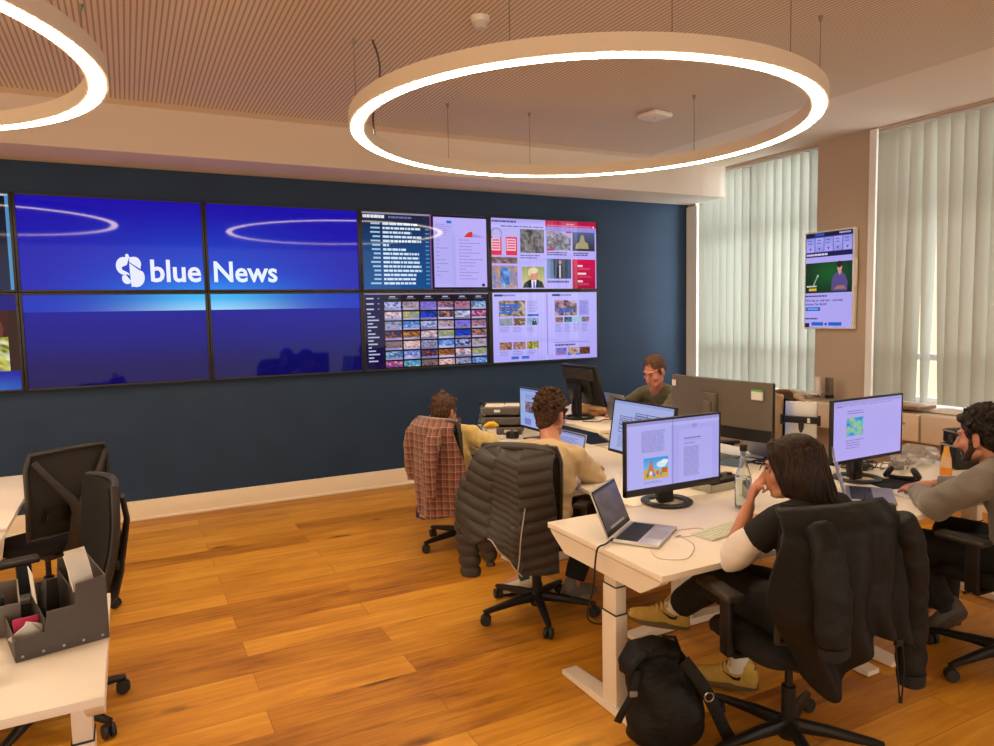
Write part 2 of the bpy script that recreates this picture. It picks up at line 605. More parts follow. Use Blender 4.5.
def blind(y0, y1, label, loose=()):
    t = thing('vertical_blind', label, 'blind', (WX + .06, (y0 + y1) / 2, .84))
    L_ = y1 - y0
    MB().box((0, 0, 2.475), (.045, L_, .03), .004).build('headrail', m_rail, t)
    n = int(round(L_ / .112))
    rnd = random.Random(int(y0 * 100))
    for k in range(n):
        yy = L_ / 2 - (k + .5) * L_ / n
        ang = R(24) + rnd.uniform(-.16, .16)
        tw = rnd.uniform(-.06, .06)
        sw = 0; dy = 0
        if k in loose:
            ang, tw, dy = loose[k]
        def fn(u, v):
            # u across, v down
            a = ang + tw * v
            w = .127
            s = (u - .5) * w
            bow = .010 * (1 - (2 * u - 1) ** 2)
            return (s * sin(a) - bow * cos(a), yy - s * cos(a) - bow * sin(a) + dy * v, 2.46 - v * 2.45)
        MB().sheet(fn, 6, 10, .0008).build('slat', m_blind, t, smooth=60)
blind(-1.775, -.09, 'pale vertical slat blind over the narrow window beside the blue wall')
blind(-5.9, -2.385, 'wide vertical slat blind with one gap, behind the bearded man',
      {1: (R(26), .35, .0), 3: (R(24), .15, .045), 4: (R(34), 1.05, .01), 5: (R(26), .75, -.055)})

# the house across the street
m_fac = mat('facade_render', (.85, .85, .84), .8)
m_fwin = mat('facade_window', (.18, .24, .30), .2)
fb = thing('building', 'pale building facade seen through the blind gap', 'building', (15.0, -4.0, -4.0))
MB().box((1, 0, 5), (2, 26, 13)).build('facade', m_fac, fb)
for zz in (3.6, 6.6, 9.6):
    for yy in range(-10, 11, 3):
        MB().box((-.01, yy, zz), (.1, 1.2, 1.5)).build('window', m_fwin, fb)
sg = thing('shop_sign', 'blue and yellow sign on the facade outside the window', 'sign', (14.75, -1.42, 2.0))
MB().box((0, .18, .55), (.1, .36, 1.1), .01).build('blue_panel', mat('sign_blue', (.02, .25, .75), .4), sg)
MB().box((0, -.18, .55), (.1, .36, 1.1), .01).build('yellow_panel', mat('sign_yellow', (.85, .6, .05), .4), sg)

# ================================================================== RING LAMPS
m_lamp = mat('lamp_housing', (.74, .64, .52), .5)
m_diff = emis('lamp_diffuser', (1.0, .78, .52), 42.0)
m_wire = mat('steel_wire', (.22, .20, .18), .4, .6)
RZ = 2.838; RR = 1.422
def ring(cx, cy, label, wires):
    t = thing('ring_pendant_lamp', label, 'lamp', (cx, cy, RZ), 0, 'ring pendant lamps')
    n = 128
    def ringmesh(prof):
        vs = []; fs = []
        k = len(prof)
        for i in range(n):
            a = 2 * pi * i / n
            for (r, z) in prof:
                vs.append((r * cos(a), r * sin(a), z))
        for i in range(n):
            i2 = (i + 1) % n
            for j in range(k):
                j2 = (j + 1) % k
                fs.append([i * k + j, i2 * k + j, i2 * k + j2, i * k + j2])
        return MB().add(vs, fs)
    ringmesh([(RR + .012, .004), (RR + .012, .085), (RR - .082, .085), (RR - .082, .004), (RR - .068, .004), (RR - .068, .012), (RR - .002, .012), (RR - .002, .004)]).build('housing', m_lamp, t)
    ringmesh([(RR - .003, .001), (RR - .003, .010), (RR - .067, .010), (RR - .067, .001)]).build('diffuser', m_diff, t)
    for a in wires:
        p = V((RR - .035) * V((cos(a), sin(a), 0)))
        w = MB(); w.tube([p + V((0, 0, .085)), p + V((0, 0, ZC - RZ))], .0022, 6)
        w.lathe([(.004, 0), (.011, .02), (.013, .035)], 10, p + V((0, 0, ZC - RZ - .035)))
        w.build('suspension_wire', m_wire, t)
WA = [R(163), R(103), R(73), R(17), R(-47), R(-77), R(-107), R(-137)]
ring(3.36, -2.90, 'large glowing ring lamp hanging above the occupied desks', WA)
ring(-.70, -2.80, 'glowing ring lamp nearest the left edge of the room', WA)

c = MB(); pth = []
for k in range(13):
    q = k / 12
    pth.append((2.13 + .03 * sin(q * 5) + .02 * q, -2.55 - .02 * sin(q * 7), ZC - q * .55 + 0))
c.tube(pth, .006, 6); tag(c.build('ceiling_cable', mat('dark_cable', (.10, .08, .06), .5)), 'loose dark cable end dangling from the ceiling beside the ring lamp', 'cable')
sd = thing('smoke_detector', 'round smoke detector on the slotted ceiling', 'detector', (2.569, -3.106, ZC))
MB().lathe([(.052, 0), (.052, -.012), (.045, -.03), (.0, -.032)][::-1], 24).build('base', m_sill, sd)
MB().lathe([(.040, -.03), (.040, -.038), (.03, -.062), (.012, -.068), (0, -.068)][::-1], 24).build('sensor_head', mat('detector_grey', (.6, .55, .5), .5), sd)
ap = thing('ceiling_access_point', 'square white device fixed to the ceiling inside the ring lamp', 'wireless device', (4.732, -1.985, ZC), R(8))
MB().box((0, 0, -.022), (.21, .21, .040), .014).build('cover', m_sill, ap)
MB().lathe([(.006, -.0435), (.006, -.041)], 10).build('status_light', mat('status', (.1, .1, .1), .4), ap)

# ================================================================== VIDEO WALL
PW, PH, ZM = 1.392, .785, 1.961
m_bez = mat('display_bezel', (.018, .016, .015), .4)
m_scr = screen_mat('display_screen', 1.0, .04, .18)
def display(col, row, label, paint):
    cx = (col + .5) * PW; cz = ZM + (PH / 2 if row == 0 else -PH / 2)
    t = thing('wall_display', label, 'display', (cx, 0, cz), 0, 'displays of the video wall')
    w, h = PW - .044, PH - .040
    f = MB()
    for sx in (-1, 1):
        f.box((sx * (PW / 2 - .012), .03, 0), (.020, .064, PH - .006), .003)
    for sz in (-1, 1):
        f.box((0, .03, sz * (PH / 2 - .011)), (PW - .046, .064, .018), .003)
    f.box((0, .04, 0), (w, .04, h))
    f.build('bezel', m_bez, t)
    s = Screen(w, h)
    paint(s, col, row)
    s.build('screen', m_scr, t, (0, .016, 0))
    return t

def blue(s, col, row):
    A, B, Cc, Dk = lin('1509a6'), lin('0b55dd'), lin('39b4f4'), lin('060663')
    def fn(u, v):
        x = (col + u) * PW - PW * 1.0
        if row == 0:
            d = exp(-(x / .95) ** 2) * (max(0, v - .05)) ** 1.3
            c_ = mix(A, B, d * 1.05)
            c_ = mix(c_, lin('1f8cf0'), exp(-((x - .05) / .55) ** 2) * max(0, (v - .8) / .2) * .8)
            return c_
        if v < .185:
            return mix(lin('0a2fb8'), mix(Cc, lin('c8ecff'), max(0, v / .185 - .25) * .7), exp(-((x - .03) / .62) ** 2))
        return mix(mix(lin('07109a'), Dk, (v - .15) * 1.5), lin('030348'), max(0, v - .55) * 1.3 + .2 * abs(u - .5))
    ys = [0, .05, .1, .15, .183, .187] if row else []
    if row == 0:
        s.grad(0, 0, 1, 1, fn, 44, 28)
    else:
        s.grad(0, 0, 1, .185, lambda u, v: fn(u, v * .184), 44, 8)
        s.grad(0, .185, 1, 1, lambda u, v: fn(u, .186 + v * .814), 30, 20)
    if row == 0 and col == 0:
        # emblem: split rounded double lobe
        def em(pts, c_='e8ecff', l=3):
            s.poly([(.575 + .165 * (a - .5), .785 + .37 * (b - .5)) for a, b in pts], c_, l)
        def arc(cx, cy, r, a0, a1, n=9, ry=None):
            return [(cx + r * cos(R(a0 + (a1 - a0) * k / n)), cy + (ry or r) * sin(R(a0 + (a1 - a0) * k / n))) for k in range(n + 1)]
        em(arc(.30, .36, .27, 55, 285, 12) + [(.36, .06), (.38, 0), (.46, 0), (.50, .10), (.44, .22), (.40, .33), (.22, .40), (.24, .48), (.40, .55), (.47, .66)])
        em([(.50, .10)] + arc(.66, .30, .22, -90, 30, 8) + [(.86, .46), (.48, .24)])
        em([(.48, .27), (.80, .48)] + arc(.68, .70, .30, -35, 110, 10) + [(.52, 1.0), (.50, .80)])
        em([(.22, .66), (.34, .62), (.50, .80), (.49, .88)] + arc(.38, .74, .17, 60, 200, 6))
        s.text('blue', .682, .905, .262, 'eceeff', 4, .020, .92)
    if row == 0 and col == 1:
        s.text('News', .020, .905, .252, 'e6f2ff', 4, .020, .94)

def mails(s, col, row):
    s.grad(0, 0, .535, 1, lambda u, v: mix(mix(lin('141a38'), lin('08457f'), (v - .05) * 2.2), lin('0a5aa0'), max(0, v - .6) * (1.6 - u)), 16, 20)
    s.rect(0, 0, .535, .022, '8f8fa8', 1); s.rect(0, .022, .535, .10, '20233a', 1)
    s.greek(.01, .035, .17, .075, 1, 'e8e8f4', 2, 1, 0, 3); s.greek(.2, .045, .42, .07, 1, '6a6fa0', 2, 1, .2, 4)
    rnd = random.Random(5)
    for k in range(15):
        y = .135 + k * .0555
        s.rect(.085 - rnd.random() * .03, y, .135, y + .022, '9fc4e4', 2)
        xe = rnd.uniform(.36, .455) if k not in (5, 6) else (.2 if k == 5 else .33)
        x = .155
        while x < xe:
            wl = rnd.uniform(.012, .055); s.rect(x, y - .003, min(xe, x + wl), y + .026, 'cfe4f8', 2); x += wl + .006
        if k: s.rect(.485, y + .004, .515, y + .022, '4f8cc0', 2)
    s.rect(.523, .0, .5335, 1, '7a4a86', 2)
    s.rect(.5335, 0, 1, 1, '1a1230', 1)
    s.rect(.552, 0.025, .995, .975, 'b9aef6', 2)
    s.rect(.552, .10, .72, .93, 'b3abf2', 3); s.rect(.70, .28, .728, .95, 'a9a4ee', 3)
    s.greek(.57, .12, .70, .28, 6, '8f86c8', 4, .3, .6, 2)
    s.rect(.66, .07, .70, .105, '1a6ac8', 4)
    s.poly([(.80, .285), (.84, .22), (.875, .205), (.875, .285)], 'd8342e', 4)
    s.poly([(.875, .285), (.875, .235), (.93, .255), (.985, .285)], 'a58fe0', 4)
    s.greek(.76, .32, .97, .90, 13, '8a80c4', 4, .22, .75, 9)
    s.greek(.57, .33, .69, .86, 10, '8f88cc', 4, .22, .8, 11)
    s.disc(.962, .945, .014, .022, '181a30', 4)

def newsred(s, col, row):
    W_ = 'b6adf8'
    s.rect(0, 0, .5, 1, W_, 1); s.rect(.5, 0, 1, 1, W_, 1)
    s.grad(0, 0, .5, .13, lambda u, v: mix(lin('a99ff0'), lin('c4bcff'), v), 6, 4, 2)
    s.greek(.01, .03, .25, .055, 1, '4a4f80', 3, 1, .1, 4); s.greek(.09, .10, .48, .118, 1, '6c70a8', 3, 1, 0, 6)
    # protest placards picture
    s.grad(.0, .14, .235, .64, lambda u, v: mix(lin('b9b0ee'), lin('9a86b8'), max(0, v - .75) * 4), 6, 8, 2)
    for x0, x1 in ((.0, .095), (.135, .235)):
        s.rect(x0, .26, x1, .52, 'e0204a', 3); s.rect(x0 + .006, .285, x1 - .012, .455, 'f3c8dc', 4)
        s.greek(x0 + .012, .30, x1 - .016, .45, 4, 'd83058', 5, .6, .1, 7)
    s.disc(.05, .22, .05, .085, '8d86c0', 3); s.disc(.05, .23, .042, .08, 'b9b0ee', 4)
    s.photo(.0, .55, .235, .635, 3, ['8a6f78', '5a3a34', '7a5048', 'a08890'], 12, 4, 5)
    s.photo(.265, .14, .485, .48, 11, ['2a2830', '6b6668', '8d8486', '3a3436', '54505a'], 14, 12, 2, 3)
    s.rect(.385, .28, .405, .40, '4a2a28', 3); s.disc(.395, .265, .010, .018, '3a2420', 3)
    s.greek(.265, .51, .46, .58, 2, '5a5a90', 2, .45, .2, 8)
    s.photo(.0, .67, .235, .985, 15, ['c89a78', 'b8805a', '8a88b0', '5078c8', 'd0a888'], 14, 12, 2, 3.4)
    s.photo(.08, .70, .165, .96, 16, ['4a8ad8', '3050a0', '88b8e8'], 6, 8, 3)
    # portrait of a man in a dark suit
    s.grad(.275, .68, .485, .985, lambda u, v: mix(lin('8f9a54'), lin('d0c48c'), v), 4, 4, 2)
    s.poly([(.28, .985), (.30, .91), (.35, .865), (.42, .865), (.465, .90), (.485, .985)], '15131c', 3)
    s.poly([(.365, .985), (.36, .87), (.41, .87), (.40, .985)], 'e4e0f4', 4)
    s.poly([(.378, .985), (.380, .89), (.392, .89), (.396, .985)], '2838b8', 5)
    s.disc(.383, .795, .036, .085, 'd8876a', 5); s.disc(.38, .735, .046, .045, 'e2cfa6', 6); s.disc(.345, .765, .014, .05, 'e2cfa6', 6)
    # red site
    s.rect(.5, 0, 1, .09, 'b80f4a', 2); s.greek(.70, .035, .78, .055, 1, 'e890b0', 3, 1, 0, 5)
    s.rect(.515, .062, .95, .082, 'd86a92', 3); s.disc(.972, .075, .008, .014, 'f4e4ee', 3)
    s.rect(.5, .09, 1, .155, '9a8ce0', 2)
    s.photo(.51, .155, .745, .43, 21, ['6a6870', 'b0a8c0', '4a484c', '7d7a80'], 14, 10, 2, 3.2); s.poly([(.62, .155), (.745, .155), (.745, .25)], 'a9a6d8', 3)
    s.rect(.70, .15, .755, .175, 'c01848', 3); s.rect(.51, .41, .58, .44, 'c01848', 4)
    s.grad(.762, .155, .985, .43, lambda u, v: mix(lin('57608c'), lin('2a2c2a'), v), 6, 6, 2)
    s.poly([(.79, .40), (.80, .33), (.83, .30), (.845, .21), (.86, .19), (.875, .21), (.885, .29), (.915, .32), (.925, .40)], 'a89a74', 3)
    s.rect(.762, .40, .985, .435, '3a3a30', 4)
    s.greek(.515, .46, .72, .52, 2, '34345a', 2, .5, .1, 5); s.greek(.77, .46, .97, .52, 2, '34345a', 2, .5, .3, 6)
    s.grad(.51, .56, .745, .85, lambda u, v: mix(lin('7d98c8'), lin('34405e'), min(1, u * 2.4)), 6, 3, 2)
    s.poly([(.60, .85), (.605, .70), (.625, .64), (.655, .64), (.672, .70), (.672, .85)], '23242e', 3); s.disc(.638, .605, .015, .036, 'c88a74', 4)
    s.rect(.575, .56, .585, .80, '20242e', 3); s.poly([(.628, .84), (.628, .65), (.645, .65), (.643, .84)], 'c9c4d8', 4)
    s.greek(.515, .88, .73, .91, 1, '5a5a90', 2, 1, .1, 9)
    s.grad(.758, .56, .99, 1, lambda u, v: mix(lin('d0104a'), lin('a80a38'), v), 3, 4, 2)
    for k in range(3):
        s.rect(.81, .645 + k * .115, .86 + (k == 1) * .035, .672 + k * .115, 'f6d8e4', 3)
        s.greek(.82, .69 + k * .115, .96, .725 + k * .115, 2, 'e0608c', 3, .4, .3, 4 + k)

def mosaic(s, col, row):
    s.rect(0, 0, 1, 1, '15131f', 1); s.grad(0, 0, .135, 1, lambda u, v: mix(lin('0e1246'), lin('160a38'), v), 2, 4, 2)
    s.rect(0, 0, 1, .018, '8a80a0', 3)
    for k in range(3): s.rect(.015, .06 + k * .07, .07, .078 + k * .07, 'b8bce0', 3); s.rect(.10, .06 + k * .07, .112, .075 + k * .07, '8a90c0', 3)
    for k in range(15): s.rect(.02, .255 + k * .045, .045 + (k * 37 % 5) * .015, .272 + k * .045, 'b8bce0', 3)
    pals = [['0a0a18', 'c8ccf4', '4858b8', '101430'], ['3a2c50', 'c88a90', '20182c', '8878c0'], ['7a90e0', '2848a8', 'd8d0f0'], ['b07060', 'e0d8f0', '3a2838'],
            ['d89070', '584050', '283040'], ['1878c8', '48b0d8', '0a3a70', 'c8d8b0'], ['484860', 'a8a8d0', '202030'], ['806878', 'c0a8b8', '403440'],
            ['20104a', 'd08090', '4a3a80'], ['284878', '0c1020', 'c04838'], ['c8b070', '708850', '8090c8'], ['e8e4ff', '90a0d0', '7a5048'],
            ['604a50', '8a7078', '2e262c'], ['5090e0', '2850a0', 'a8c0f0'], ['6a5ac0', '8878e0', '4a3a98'], ['7ab0f0', '1a3060', 'd0e0f8'],
            ['a06030', '5a2c14', 'd8a068'], ['0c2878', '1848e0', '061040'], ['e8a0c0', '902050', '3040a0'], ['c84028', 'e8d8d8', '602018']]
    n = 0
    for r_ in range(7):
        for c_ in range(6):
            x = .15 + c_ * .1405; y = .115 + r_ * .132
            if c_ == 5: w_ = .125
            else: w_ = .128
            if r_ == 0: s.rect(x + .04, .04, x + .085, .055, 'b0b0c8', 3); s.rect(x + .03, .065, x + .10, .075, '70708c', 3)
            y1 = min(.985, y + .110)
            s.photo(x, y, x + w_, y1, n * 3 + 5, pals[(n * 7 + r_) % 20], 9, 7, 3, 2.6)
            if r_ < 6:
                s.rect(x, y + .083, x + w_, y + .110, '8f88b4' if n % 3 else 'a8a2d8', 4)
                s.greek(x + .004, y + .088, x + w_, y + .108, 2, 'e0dcf8' if n % 2 else '3a3858', 5, .4, .4, n)
            n += 1

def portal(s, col, row):
    for h, x in ((0, 0), (1, .515)):
        s.grad(x, 0, x + .485, 1, lambda u, v: mix(lin('bdb6fb'), lin('a9a0f2'), v * .8), 2, 5, 1)
    s.rect(.485, 0, .515, 1, 'b4acf8', 1); s.rect(.503, .03, .508, .93, '5a4a90', 2)
    for x in (.02, .555):
        s.rect(x, .028, x + .19, .052, '8a84c8', 2); s.rect(x, .025, x + .075, .055, '2c3878', 3)
    s.photo(.06, .115, .30, .345, 31, ['302c34', '8a6a50', 'c8b8a0', '443c40'], 14, 9, 2)
    for k, x1 in enumerate((.245, .255, .235, .18)): s.rect(.065, .165 + k * .038, x1, .190 + k * .038, '2a62c8', 3)
    s.greek(.32, .12, .42, .30, 8, '7a78b8', 2, .35, .3, 3); s.rect(.32, .315, .425, .345, '2258b8', 2)
    s.photo(.06, .37, .18, .475, 33, ['7a8494', '98a0b0', '687080'], 8, 6, 2); s.photo(.19, .37, .30, .475, 34, ['a06a30', '302420', 'd0b090'], 8, 6, 2)
    s.photo(.315, .37, .425, .475, 35, ['88a8d8', '90b0e0', '6888b8'], 5, 4, 2); s.poly([(.36, .475), (.37, .39), (.385, .375), (.40, .40), (.41, .475)], '1c1820', 3); s.disc(.385, .405, .008, .016, 'd8a890', 4)
    for k in range(3): s.greek(.06 + k * .125, .50, .16 + k * .125, .58, 4, '7a78b8', 2, .35, .4, 20 + k)
    for k, p_ in enumerate((['503028', 'c08868', '283048'], ['b07070', '705048', 'd0a898'], ['b0a030', '384818', 'e0d050'])):
        s.photo(.06 + k * .125, .715, .172 + k * .125, .825, 40 + k, p_, 9, 6, 2, 3)
        s.greek(.06 + k * .125, .85, .16 + k * .125, .92, 3, '7a78b8', 2, .35, .4, 30 + k)
    s.rect(.165, .925, .235, .965, '1f66c8', 3); s.rect(.26, .925, .33, .965, '1f66c8', 3)
    s.photo(.58, .115, .80, .345, 51, ['a04858', 'c8a0a8', '503038', '405888'], 14, 9, 2, 2.6)
    s.rect(.60, .235, .72, .26, '2a62c8', 3); s.rect(.60, .275, .75, .30, '2a62c8', 3); s.poly([(.69, .115), (.80, .115), (.80, .17)], 'b0a8e0', 3)
    s.grad(.82, .115, .92, .345, lambda u, v: mix(lin('a8a2ee'), lin('9c96e6'), v), 2, 2, 2); s.greek(.83, .13, .915, .33, 10, '7270b4', 3, .35, .3, 3)
    for k, p_ in enumerate((['a07868', '584038', 'c8a090'], ['103048', '184860', '50a080'], ['58b0a0', 'a0c8d8', '8890b8'], ['504848', 'a89098', '181820'])):
        s.photo(.585 + k * .087, .37, .66 + k * .087, .445, 60 + k, p_, 7, 5, 2, 3)
        s.greek(.585 + k * .087, .47, .655 + k * .087, .60, 7, '7a78b8', 2, .35, .4, 50 + k)
    s.rect(.57, .745, .925, .750, '4a4a80', 2); s.greek(.58, .775, .78, .80, 1, '4a4a80', 2, 1, 0, 6)
    for k, p_ in enumerate((['3858c0', '6a70d0', 'c07080'], ['a06850', 'd0a088', '402830'], ['302020', '8a5030', '181010'])):
        s.photo(.585 + k * .118, .83, .69 + k * .118, .94, 70 + k, p_, 9, 6, 2, 3)
    s.rect(.70, .92, .74, .95, '2a78d8', 3); s.rect(.78, .92, .82, .95, '2a78d8', 3)

def listdark(s, col, row):
    s.grad(0, 0, 1, 1, lambda u, v: mix(lin('12101c'), lin('162446'), v), 4, 8, 1)
    s.rect(.982, 0, 1, 1, '4a90c0', 2); s.rect(0, 0, 1, .02, 'b0c0d8', 2)
    for k in range(12):
        y = .06 + k * .078
        s.greek(.1, y, .97, y + .03, 1, 'c0cce8', 3, .9, .5, k)

def newsvideo(s, col, row):
    s.grad(0, 0, 1, .16, lambda u, v: lin('080878'), 2, 2, 1)
    s.grad(0, .16, 1, .8, lambda u, v: mix(lin('3a1016'), lin('1a0c10'), v), 3, 3, 1)
    s.disc(.80, .36, .13, .22, '6a2a22', 2, 20); s.disc(.62, .42, .1, .18, '8a3a2e', 2, 18)
    s.photo(.55, .44, .95, .80, 81, ['20301c', '9aa040', 'd8d468', '405030', 'e8ecc8'], 16, 12, 3, 5)
    s.photo(.55, .42, .72, .52, 82, ['e8ecf8', '8098d0', 'f4f4f8'], 6, 4, 4)
    s.rect(.96, .16, 1, .8, '2a1014', 3)
    s.rect(0, .8, 1, 1, '0a14a0', 3)
    s.grad(0, .83, 1, 1, lambda u, v: mix(lin('0a14a0'), lin('38b8f4'), v * (1.15 - u)), 12, 4, 4)

display(0, 0, 'wall display reading blue with a white emblem on blue', blue)
display(1, 0, 'wall display reading News on blue', blue)
display(0, 1, 'plain blue wall display below the one reading blue', blue)
display(1, 1, 'plain blue wall display below the one reading News', blue)
display(2, 0, 'wall display with a white headline list on blue and a pale analytics page', mails)
display(3, 0, 'wall display with news pages and a red website, top corner near the window', newsred)
display(2, 1, 'wall display with a dark mosaic of many small news pictures', mosaic)
display(3, 1, 'wall display with two pale news pages, bottom corner near the window', portal)
display(-1, 0, 'wall display with a dark text list at the cropped left end', listdark)
display(-1, 1, 'wall display with a news video at the cropped left end', newsvideo)

# portrait screen on the pier
ps = thing('portrait_screen', 'upright white framed screen on the pier between the windows', 'screen', (WX - .075, -1.985, 1.985), -pi / 2)
PWd, PHt = .555, .965
f = MB(); f.box((0, .035, 0), (PWd, .055, PHt), .006)
f.build('housing', mat('screen_white', (.80, .79, .78), .35), ps)
MB().box((PWd / 2 + .008, .03, .06), (.016, .03, .26), .005).build('side_grip', m_sill, ps)
MB().box((0, .065, 0), (.3, .02, .3), .004).build('wall_mount', m_steel, ps)
s = Screen(PWd - .03, PHt - .03)
s.rect(0, 0, 1, 1, 'b3a9f6', 1)
s.rect(0, 0, 1, .05, '1a1836', 2); s.rect(.2, .008, .40, .035, '2456b8', 3); s.greek(.72, .012, .96, .03, 1, 'b0a8e0', 3, 1, 0, 2)
s.rect(0, .045, 1, .205, '6f68c8', 2)
for k in range(5):
    s.grad(.012 + k * .198, .055, .012 + k * .198 + .178, .20, lambda u, v: mix(lin('b0a8f4'), lin('8f96e8'), v if k % 2 else 1 - v), 2, 3, 3)
    s.greek(.05 + k * .198, .075, .15 + k * .198, .135, 2, '4a48a0', 4, .3, .3, k); s.poly([(.07 + k * .198, .16), (.10 + k * .198, .185), (.13 + k * .198, .155)], '7a40a0', 4)
s.rect(0, .205, 1, .255, '151848', 3); s.greek(.02, .22, .48, .24, 1, 'd8d4f8', 4, 1, 0, 3)
s.grad(.0, .315, 1, .635, lambda u, v: mix(lin('04200c'), lin('0d5a1e'), exp(-((u - .55) / .4) ** 2 - ((v - .35) / .5) ** 2)), 14, 8, 2)
s.poly([(.57, .62), (.58, .50), (.64, .44), (.71, .42), (.78, .42), (.86, .46), (.91, .53), (.90, .62)], '5a4a86', 3)
s.poly([(.70, .42), (.745, .46), (.79, .42)], 'c89080', 4)
s.disc(.742, .375, .050, .055, 'd09a84', 5); s.disc(.735, .345, .058, .035, '2a1a18', 6); s.disc(.79, .37, .022, .05, '2a1a18', 4)
s.poly([(.62, .60), (.70, .565), (.84, .565), (.88, .60)], 'a87068', 5)
s.poly([(.17, .55), (.26, .455), (.275, .465), (.19, .56)], '9ab098', 4); s.disc(.275, .455, .02, .014, 'b0c8b0', 5)
s.rect(.08, .585, .25, .612, 'e0b83a', 4); s.greek(.03, .555, .28, .575, 1, 'd0d8c8', 4, .8, .2, 5)
s.greek(.0, .66, .48, .675, 1, '4a3a78', 3, 1, 0, 9)
s.text('Wie war er und wer - und was', .0, .725, .036, '1c1450', 3, .012, .95)
s.text('machen Sie damit?', .0, .765, .036, '1c1450', 3, .012, .95)
s.rect(.01, .785, .34, .825, '1464c8', 3); s.greek(.06, .797, .29, .811, 1, '8ab8f0', 4, 1, .0, 4)
s.greek(.0, .90, .28, .915, 1, '3a3070', 3, 1, 0, 7)
s.rect(.0, .955, .10, 1, '1a1850', 3)
s.rect(.15, .945, .41, .982, '1464c8', 3); s.rect(.52, .945, .80, .982, '1464c8', 3); s.disc(.465, .965, .03, .017, '3a58b0', 4)
s.build('screen', screen_mat('monitor_screen', .92, .2, .3), ps, (0, .006, 0))
# ================================================================== DESKS
m_top = mat('desk_white', (.86, .78, .68), .38, var=.02, vscale=4)
m_edge = mat('desk_edge', (.62, .52, .42), .5)
m_dleg = mat('desk_leg_white', (.80, .72, .62), .4)
DT = .026
def desk(label, x0, x1, y0, y1, zt=.74, along='x', group='white height adjustable desks', legs=(1, 1)):
    L_ = (x1 - x0) if along == 'x' else (y1 - y0)
    D_ = (y1 - y0) if along == 'x' else (x1 - x0)
    t = thing('desk', label, 'desk', ((x0 + x1) / 2, (y0 + y1) / 2, 0), 0 if along == 'x' else pi / 2, group)
    tp = MB().box((0, 0, zt - DT / 2), (L_ - .003, D_ - .003, DT), .003)
    tp.build('tabletop', m_top, t)
    MB().box((0, 0, zt - DT - .025), (L_ - .5, .05, .04), .003).build('crossbeam', m_dleg, t)
    for k, sx in enumerate((-1, 1)):
        xs = sx * (L_ / 2 - .085)
        # tapered bracket under each end of the top
        M = Matrix.Translation((sx * (L_ / 2 - .03) - .022, 0, zt - DT - .001)) @ Matrix.Rotation(pi / 2, 4, 'Z') @ Matrix.Rotation(pi / 2, 4, 'X')
        h = D_ / 2 - .015
        MB().prism([(-h, -.004), (h, -.004), (h - .015, -.020), (h - .12, -.085), (-h + .12, -.085), (-h + .015, -.020)], .044, M).build('side_bracket', m_dleg, t)
        if not legs[k]:
            continue
        lg = MB()
        z1, z2 = (zt - .74) * .5 + .44, (zt - .74) + .56
        lg.box((xs, 0, z1 / 2 + .015), (.062, .100, z1 - .03), .004)
        lg.box((xs, 0, (z1 + z2) / 2), (.055, .092, z2 - z1 - .004), .003)
        lg.box((xs, 0, (z2 + zt - .05) / 2), (.048, .084, zt - .05 - z2), .003)
        lg.box((xs, 0, z1 + .001), (.064, .102, .005), mi=1)
        lg.box((xs, 0, z2 + .001), (.057, .094, .005), mi=1)
        lo = lg.build('leg', [m_dleg, m_dark], t)
        ft = MB()
        hl = D_ / 2 - .045
        M2 = Matrix.Translation((xs - .04, 0, .006)) @ Matrix.Rotation(pi / 2, 4, 'Z') @ Matrix.Rotation(pi / 2, 4, 'X')
        ft.prism([(-hl, 0), (hl, 0), (hl, .022), (hl * .4, .036), (-hl * .4, .036), (-hl, .022)], .08, M2)
        fo = ft.build('foot', m_dleg, lo)
        gl = MB()
        for sy in (-1, 1):
            gl.lathe([(.022, 0), (.022, .007)], 12, (xs, sy * (hl - .05), 0))
        gl.build('floor_glide', m_dark, fo)
    return t
desk('white desk where the long haired woman sits', 2.445, 3.83, -4.755, -3.943)
desk('white desk where the bearded man in grey sits', 3.834, 5.235, -4.755, -3.943)
desk('white desk in front of the man in the beige sweatshirt', 2.95, 3.75, -3.938, -2.535, along='y')
desk('white desk in front of the person in the yellow sweater', 2.95, 3.75, -2.53, -1.13, along='y')
desk('white desk under the very wide grey backed monitor', 3.765, 4.565, -3.938, -2.535, along='y')
desk('raised white desk holding the tilted black monitor and paper bag', 3.765, 4.565, -2.53, -1.13, .855, along='y')
desk('white foreground desk holding the dark stepped organiser', -.80, .64, -4.68, -3.87, group='white desks at the left edge')
desk('white desk at the left edge nearest the blue wall', -.62, .18, -2.68, -1.285, along='y', group='white desks at the left edge')
desk('white desk corner peeking in between two desks at the left edge', -1.20, .185, -3.56, -2.745, group='white desks at the left edge')

